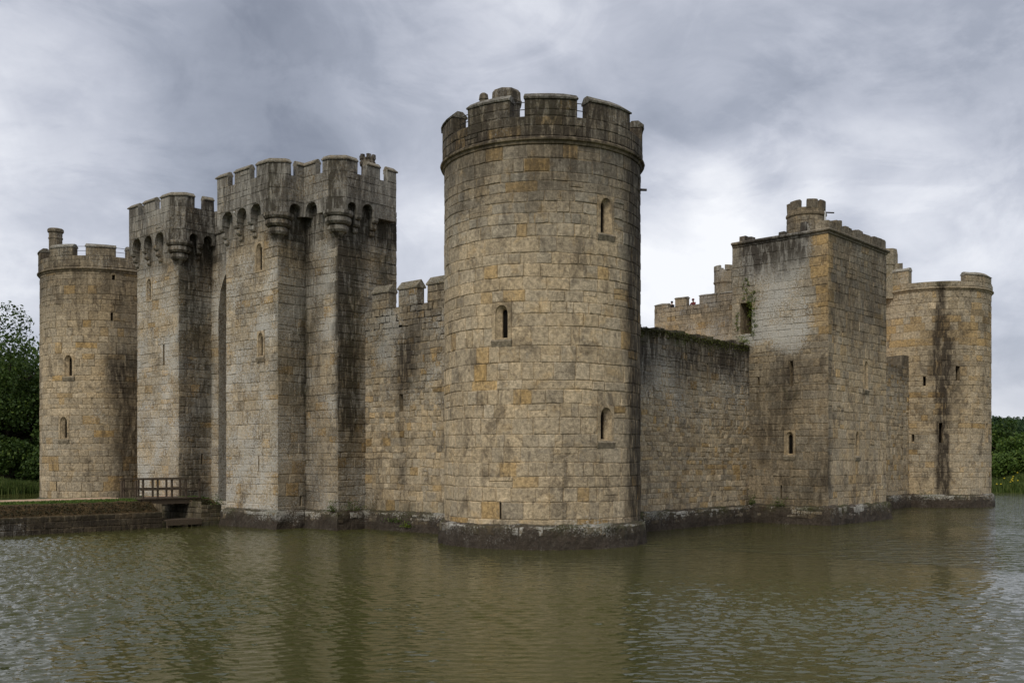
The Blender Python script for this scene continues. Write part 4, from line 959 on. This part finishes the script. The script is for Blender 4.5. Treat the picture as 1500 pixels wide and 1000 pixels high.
tag(mb.obj('yellow_flowers', 'flower'), 'scatter of yellow flowers among the reeds on the right bank', 'flowers', kind='stuff')
def far_wood():
    rng = random.Random(90); pts = []; tr = MB()
    for k in range(260):
        left = k >= 150; px_ = rng.uniform(-220, 120) if left else rng.uniform(1330, 1720); D = rng.uniform(230, 330) if left else rng.uniform(300, 470); x, y = at(px_, D); z0 = ground_z(x, y)
        h = rng.uniform(5, 8) if left else rng.uniform(6.5, 9.5); cr = h*.42; base = rng.uniform(0, .6)
        for _ in range(380):
            d = Vector((rng.gauss(0, 1), rng.gauss(0, 1), rng.gauss(0, .9))).normalized()*rng.uniform(.55, 1); pts.append(((x+d.x*cr, y+d.y*cr, z0+h*.58+d.z*h*.42), (clamp(base+rng.uniform(0, .4)), 0., 0)))
        tr.tube([(x, y, z0-.3), (x, y, z0+h*.6)], [.3, .15], 5)
    V, F, T = leaf_cloud(pts, 1.05, rng); o = mkobj('far_wood', V, F, 'leaf_far', tone=T); tag(o, 'far wooded hillside forming the horizon', 'wood', kind='stuff'); tag(tr.obj('tree_trunks', 'bark', o), kind='stuff')
far_wood()
def sprig(name, label, cat, px_list, mat, seed, leaf, n, group=None):
    """px_list: centres (x, y, z) and spreads"""
    rng = random.Random(seed); pts = []; st = MB(); c0 = px_list[0][0]
    for c, sp in px_list:
        st.tube([c, (c[0]+sp[0]*.3, c[1]+sp[1]*.3, c[2]+sp[2]*.6)], [.012, .006], 5)
        for _ in range(n): pts.append(((c[0]+rng.gauss(0, sp[0]), c[1]+rng.gauss(0, sp[1]), c[2]+abs(rng.gauss(0, sp[2]))), (rng.random(), 1. if rng.random() < .3 else 0., 0)))
    root = empty(name, c0, label, cat, group); V, F, T = leaf_cloud(pts, leaf, rng); mkobj('leaves', V, F, mat, root, tone=T); st.obj('stem', 'bark', root)
rng = random.Random(3)
iv = []
for k in range(26):
    t = k/25; iv.append(((19.02, .62-.75*1+rng.uniform(-.22, .2), 11.0+2.6*t), (.05, .10, .10)))
for k in range(12): iv.append(((19.02, .1+rng.uniform(-.12, .12)+.25*(k > 6), 13.0+1.35*(k % 6)/5), (.05, .06, .1)))
for k in range(6): iv.append(((19.02, .85+rng.uniform(-.06, .06), 11.4+.2*k), (.05, .05, .08)))
sprig('ivy', 'bright green ivy climbing round the doorway of the square tower', 'ivy', iv, 'ivy', 9, .075, 20)
WL = (('small green plant on the plinth at the gatehouse step corner', (-2.0, 12.8, .98), (.12, .12, .25)), ('leafy weeds on the plinth in the dark corner by the gatehouse', (-1.0, 12.35, 1.0), (.35, .1, .2)), ('bright green leafy weed low on the curtain wall plinth beside the gatehouse', (-.22, 9.9, .45), (.06, .35, .12)),
      ('tuft of bright leaves just above the water left of the nearest round tower', (-.24, 8.9, .25), (.06, .2, .1)), ('dark green tuft at the foot of the far right round tower', (44.3, -1.2, .8), (.35, .35, .3)), ('green tuft in the corner where the square tower meets the mossy wall', (18.8, -.25, 1.05), (.12, .12, .25)), ('dark weed on the plinth below the square tower arrow slit', (18.85, -2.0, 1.02), (.1, .25, .2)),
      ('green weeds on the abutment at the left foot of the gatehouse', (-3.95, 20.75, 1.15), (.2, .12, .25)), ('tuft of moss on the wall top below the ivy doorway', (18.5, .1, 10.6), (.35, .12, .25)))
for i, (lb, c, sp) in enumerate(WL): sprig('wall_plant', lb, 'plant', [(c, sp)], 'ivy' if i in (3, 8) else 'reed', 100+i, .08, 170, 'plants growing on the walls')
def fringe():
    rng = random.Random(33); pts = []
    for k in range(5600):
        x = rng.uniform(4.0, 19.0); u = abs(rng.gauss(0, .22)); dens = .55+.45*nz(x, 0, 0, .9)
        if rng.random() > dens: continue
        pts.append(((x, .06-rng.uniform(0, .06)+rng.uniform(0, .5)*(u < .05), 10.52+.12*nz(x, 3, 0, 1.2)-u), (rng.random()*.7, 1. if rng.random() < (.1 if x < 10 else .4) else 0, 0)))
    V, F, T = leaf_cloud(pts, .085, rng); tag(mkobj('moss_fringe', V, F, 'moss', tone=T), 'mossy growth hanging along the broken top of the right curtain wall', 'moss', kind='stuff')
    pts = []
    for k in range(9000):
        x = rng.uniform(-32, -7.2) if k < 7600 else rng.uniform(-4.7, -3.6); t = rng.random(); y = 21.3+t*.8; z = .86+.5*t; pts.append(((x, y, z+rng.uniform(0, .12)), (rng.random()*.25, 0., 0)))
    V, F, T = leaf_cloud(pts, .08, rng); tag(mkobj('bank_grass', V, F, 'moss', tone=T), 'rough dry grass on the causeway bank', 'grass', kind='stuff')
    V = []; F = []; T = []
    for k in range(9000):
        x = rng.uniform(-32, -7.3) if k < 8000 else rng.uniform(-4.7, -3.6); y = rng.uniform(22.55, 23.75); h = rng.uniform(.03, .11); b = len(V); a = rng.uniform(0, 3.14); c, s_ = .03*math.cos(a), .03*math.sin(a)
        V += [(x-c, y-s_, 1.49), (x+c, y+s_, 1.49), (x+rng.gauss(0, .03), y+rng.gauss(0, .03), 1.5+h)]; F.append((b, b+1, b+2)); T += [(rng.random(), 1. if rng.random() < .2 else 0, 0)]*3
    tag(mkobj('verge_grass', V, F, 'leaf_bright', tone=T), 'short green grass on the causeway verge', 'grass', kind='stuff')
fringe()

# ---------------------------------------------------------------- people on the distant tower
def skin_mesh(name, nodes, edges, mat, parent=None, root_i=0, origin=(0, 0, 0), lvl=2):
    me = bpy.data.meshes.new(name); po = parent['_o'] if parent is not None else (0, 0, 0)
    me.from_pydata([tuple(n[0]) for n in nodes], edges, []); o = bpy.data.objects.new(name, me); COL.objects.link(o); me.materials.append(mat); o['_o'] = tuple(origin)
    sk = o.modifiers.new('skin', 'SKIN'); sk.use_smooth_shade = True
    d = me.skin_vertices[0].data
    for i, n in enumerate(nodes): d[i].radius = (n[1], n[2] if len(n) > 2 else n[1]); d[i].use_root = (i == root_i)
    o.modifiers.new('sub', 'SUBSURF').levels = lvl; o.modifiers['sub'].render_levels = lvl
    if parent is not None: o.parent = parent
    return o
def flatmat(name, c): return plain(name, c, tuple(v*.8 for v in c), 20, .8, 0)
SKIN = flatmat('skin', (.42, .25, .17)); 
def person(x, y, z, face, label, top, trou, hair, capc=None, hatb=False):
    root = empty('person', (x, y, z), label, 'person', 'visitors on the tower roof'); root.rotation_euler = (0, 0, face)
    # local frame: +y is the way the person faces; leaning with both arms on the parapet
    B = [((0, 0, .92), .15, .12), ((0, .02, 1.12), .15, .11), ((0, .05, 1.36), .17, .11), ((0, .07, 1.47), .07), ((0, .09, 1.55), .06), ((0, .11, 1.62), .10, .11), ((0, .11, 1.70), .095, .10),
         ((.19, .06, 1.41), .055), ((.24, .20, 1.20), .045), ((.15, .42, 1.14), .035), ((.12, .50, 1.14), .03), ((-.19, .06, 1.41), .055), ((-.24, .20, 1.20), .045), ((-.15, .42, 1.14), .035), ((-.12, .50, 1.14), .03),
         ((.10, 0, .86), .09), ((.11, .02, .48), .06), ((.11, -.02, .08), .045), ((.12, .12, .04), .035), ((-.10, 0, .86), .09), ((-.11, .02, .48), .06), ((-.11, -.02, .08), .045), ((-.12, .12, .04), .035)]
    E = [(0, 1), (1, 2), (2, 3), (3, 4), (4, 5), (5, 6), (2, 7), (7, 8), (8, 9), (9, 10), (2, 11), (11, 12), (12, 13), (13, 14), (0, 15), (15, 16), (16, 17), (17, 18), (0, 19), (19, 20), (20, 21), (21, 22)]
    skin_mesh('body', B, E, SKIN, root)
    skin_mesh('jacket', [((0, 0, .88), .175, .14), ((0, .02, 1.12), .175, .13), ((0, .05, 1.36), .19, .13), ((0, .07, 1.46), .08), ((.20, .06, 1.41), .075), ((.25, .20, 1.20), .065), ((.16, .40, 1.15), .052), ((-.20, .06, 1.41), .075), ((-.25, .20, 1.20), .065), ((-.16, .40, 1.15), .052)],
              [(0, 1), (1, 2), (2, 3), (2, 4), (4, 5), (5, 6), (2, 7), (7, 8), (8, 9)], top, root)
    skin_mesh('trousers', [((0, 0, .92), .17, .135), ((.10, 0, .84), .105), ((.11, .02, .48), .075), ((.11, -.02, .12), .06), ((-.10, 0, .84), .105), ((-.11, .02, .48), .075), ((-.11, -.02, .12), .06)], [(0, 1), (1, 2), (2, 3), (0, 4), (4, 5), (5, 6)], trou, root)
    hm = MB(); hm.lathe(0, .095, [(.098, 1.63), (.118, 1.66), (.122, 1.71), (.105, 1.77), (.06, 1.805), (.01, 1.815)], 14)
    if capc: hm.box(-.08, .08, .17, .30, 1.685, 1.70)
    me = bpy.data.meshes.new('hat' if capc else 'hair'); me.from_pydata(hm.V, [], hm.F); me.materials.append(capc or hair); o = bpy.data.objects.new('cap' if capc else 'hair', me); COL.objects.link(o); o.parent = root
    for q in (-1, 1):
        mb = MB().lathe(q*.036, .205, [(.004, 1.655), (.012, 1.66), (.012, 1.67), (.004, 1.675)], 8); me = bpy.data.meshes.new('eye'); me.from_pydata(mb.V, [], mb.F); me.materials.append(M['dark']); o = bpy.data.objects.new('eye', me); COL.objects.link(o); o.parent = root
    return root
black = flatmat('black_cloth', (.012, .012, .014)); red = flatmat('red_cloth', (.16, .035, .035)); dk = flatmat('dark_hair', (.02, .015, .01)); wht = flatmat('white_cloth', (.6, .6, .58))
person(46.78, 23.55, 16.98, R(90), 'visitor in black leaning on the distant tower parapet, left of the two', black, black, dk)
person(46.78, 21.2, 16.98, R(90), 'visitor in red cap and dark red top on the distant tower, right of the two', red, black, dk, red)
for o in S.objects:
    if '_o' in o: del o['_o']
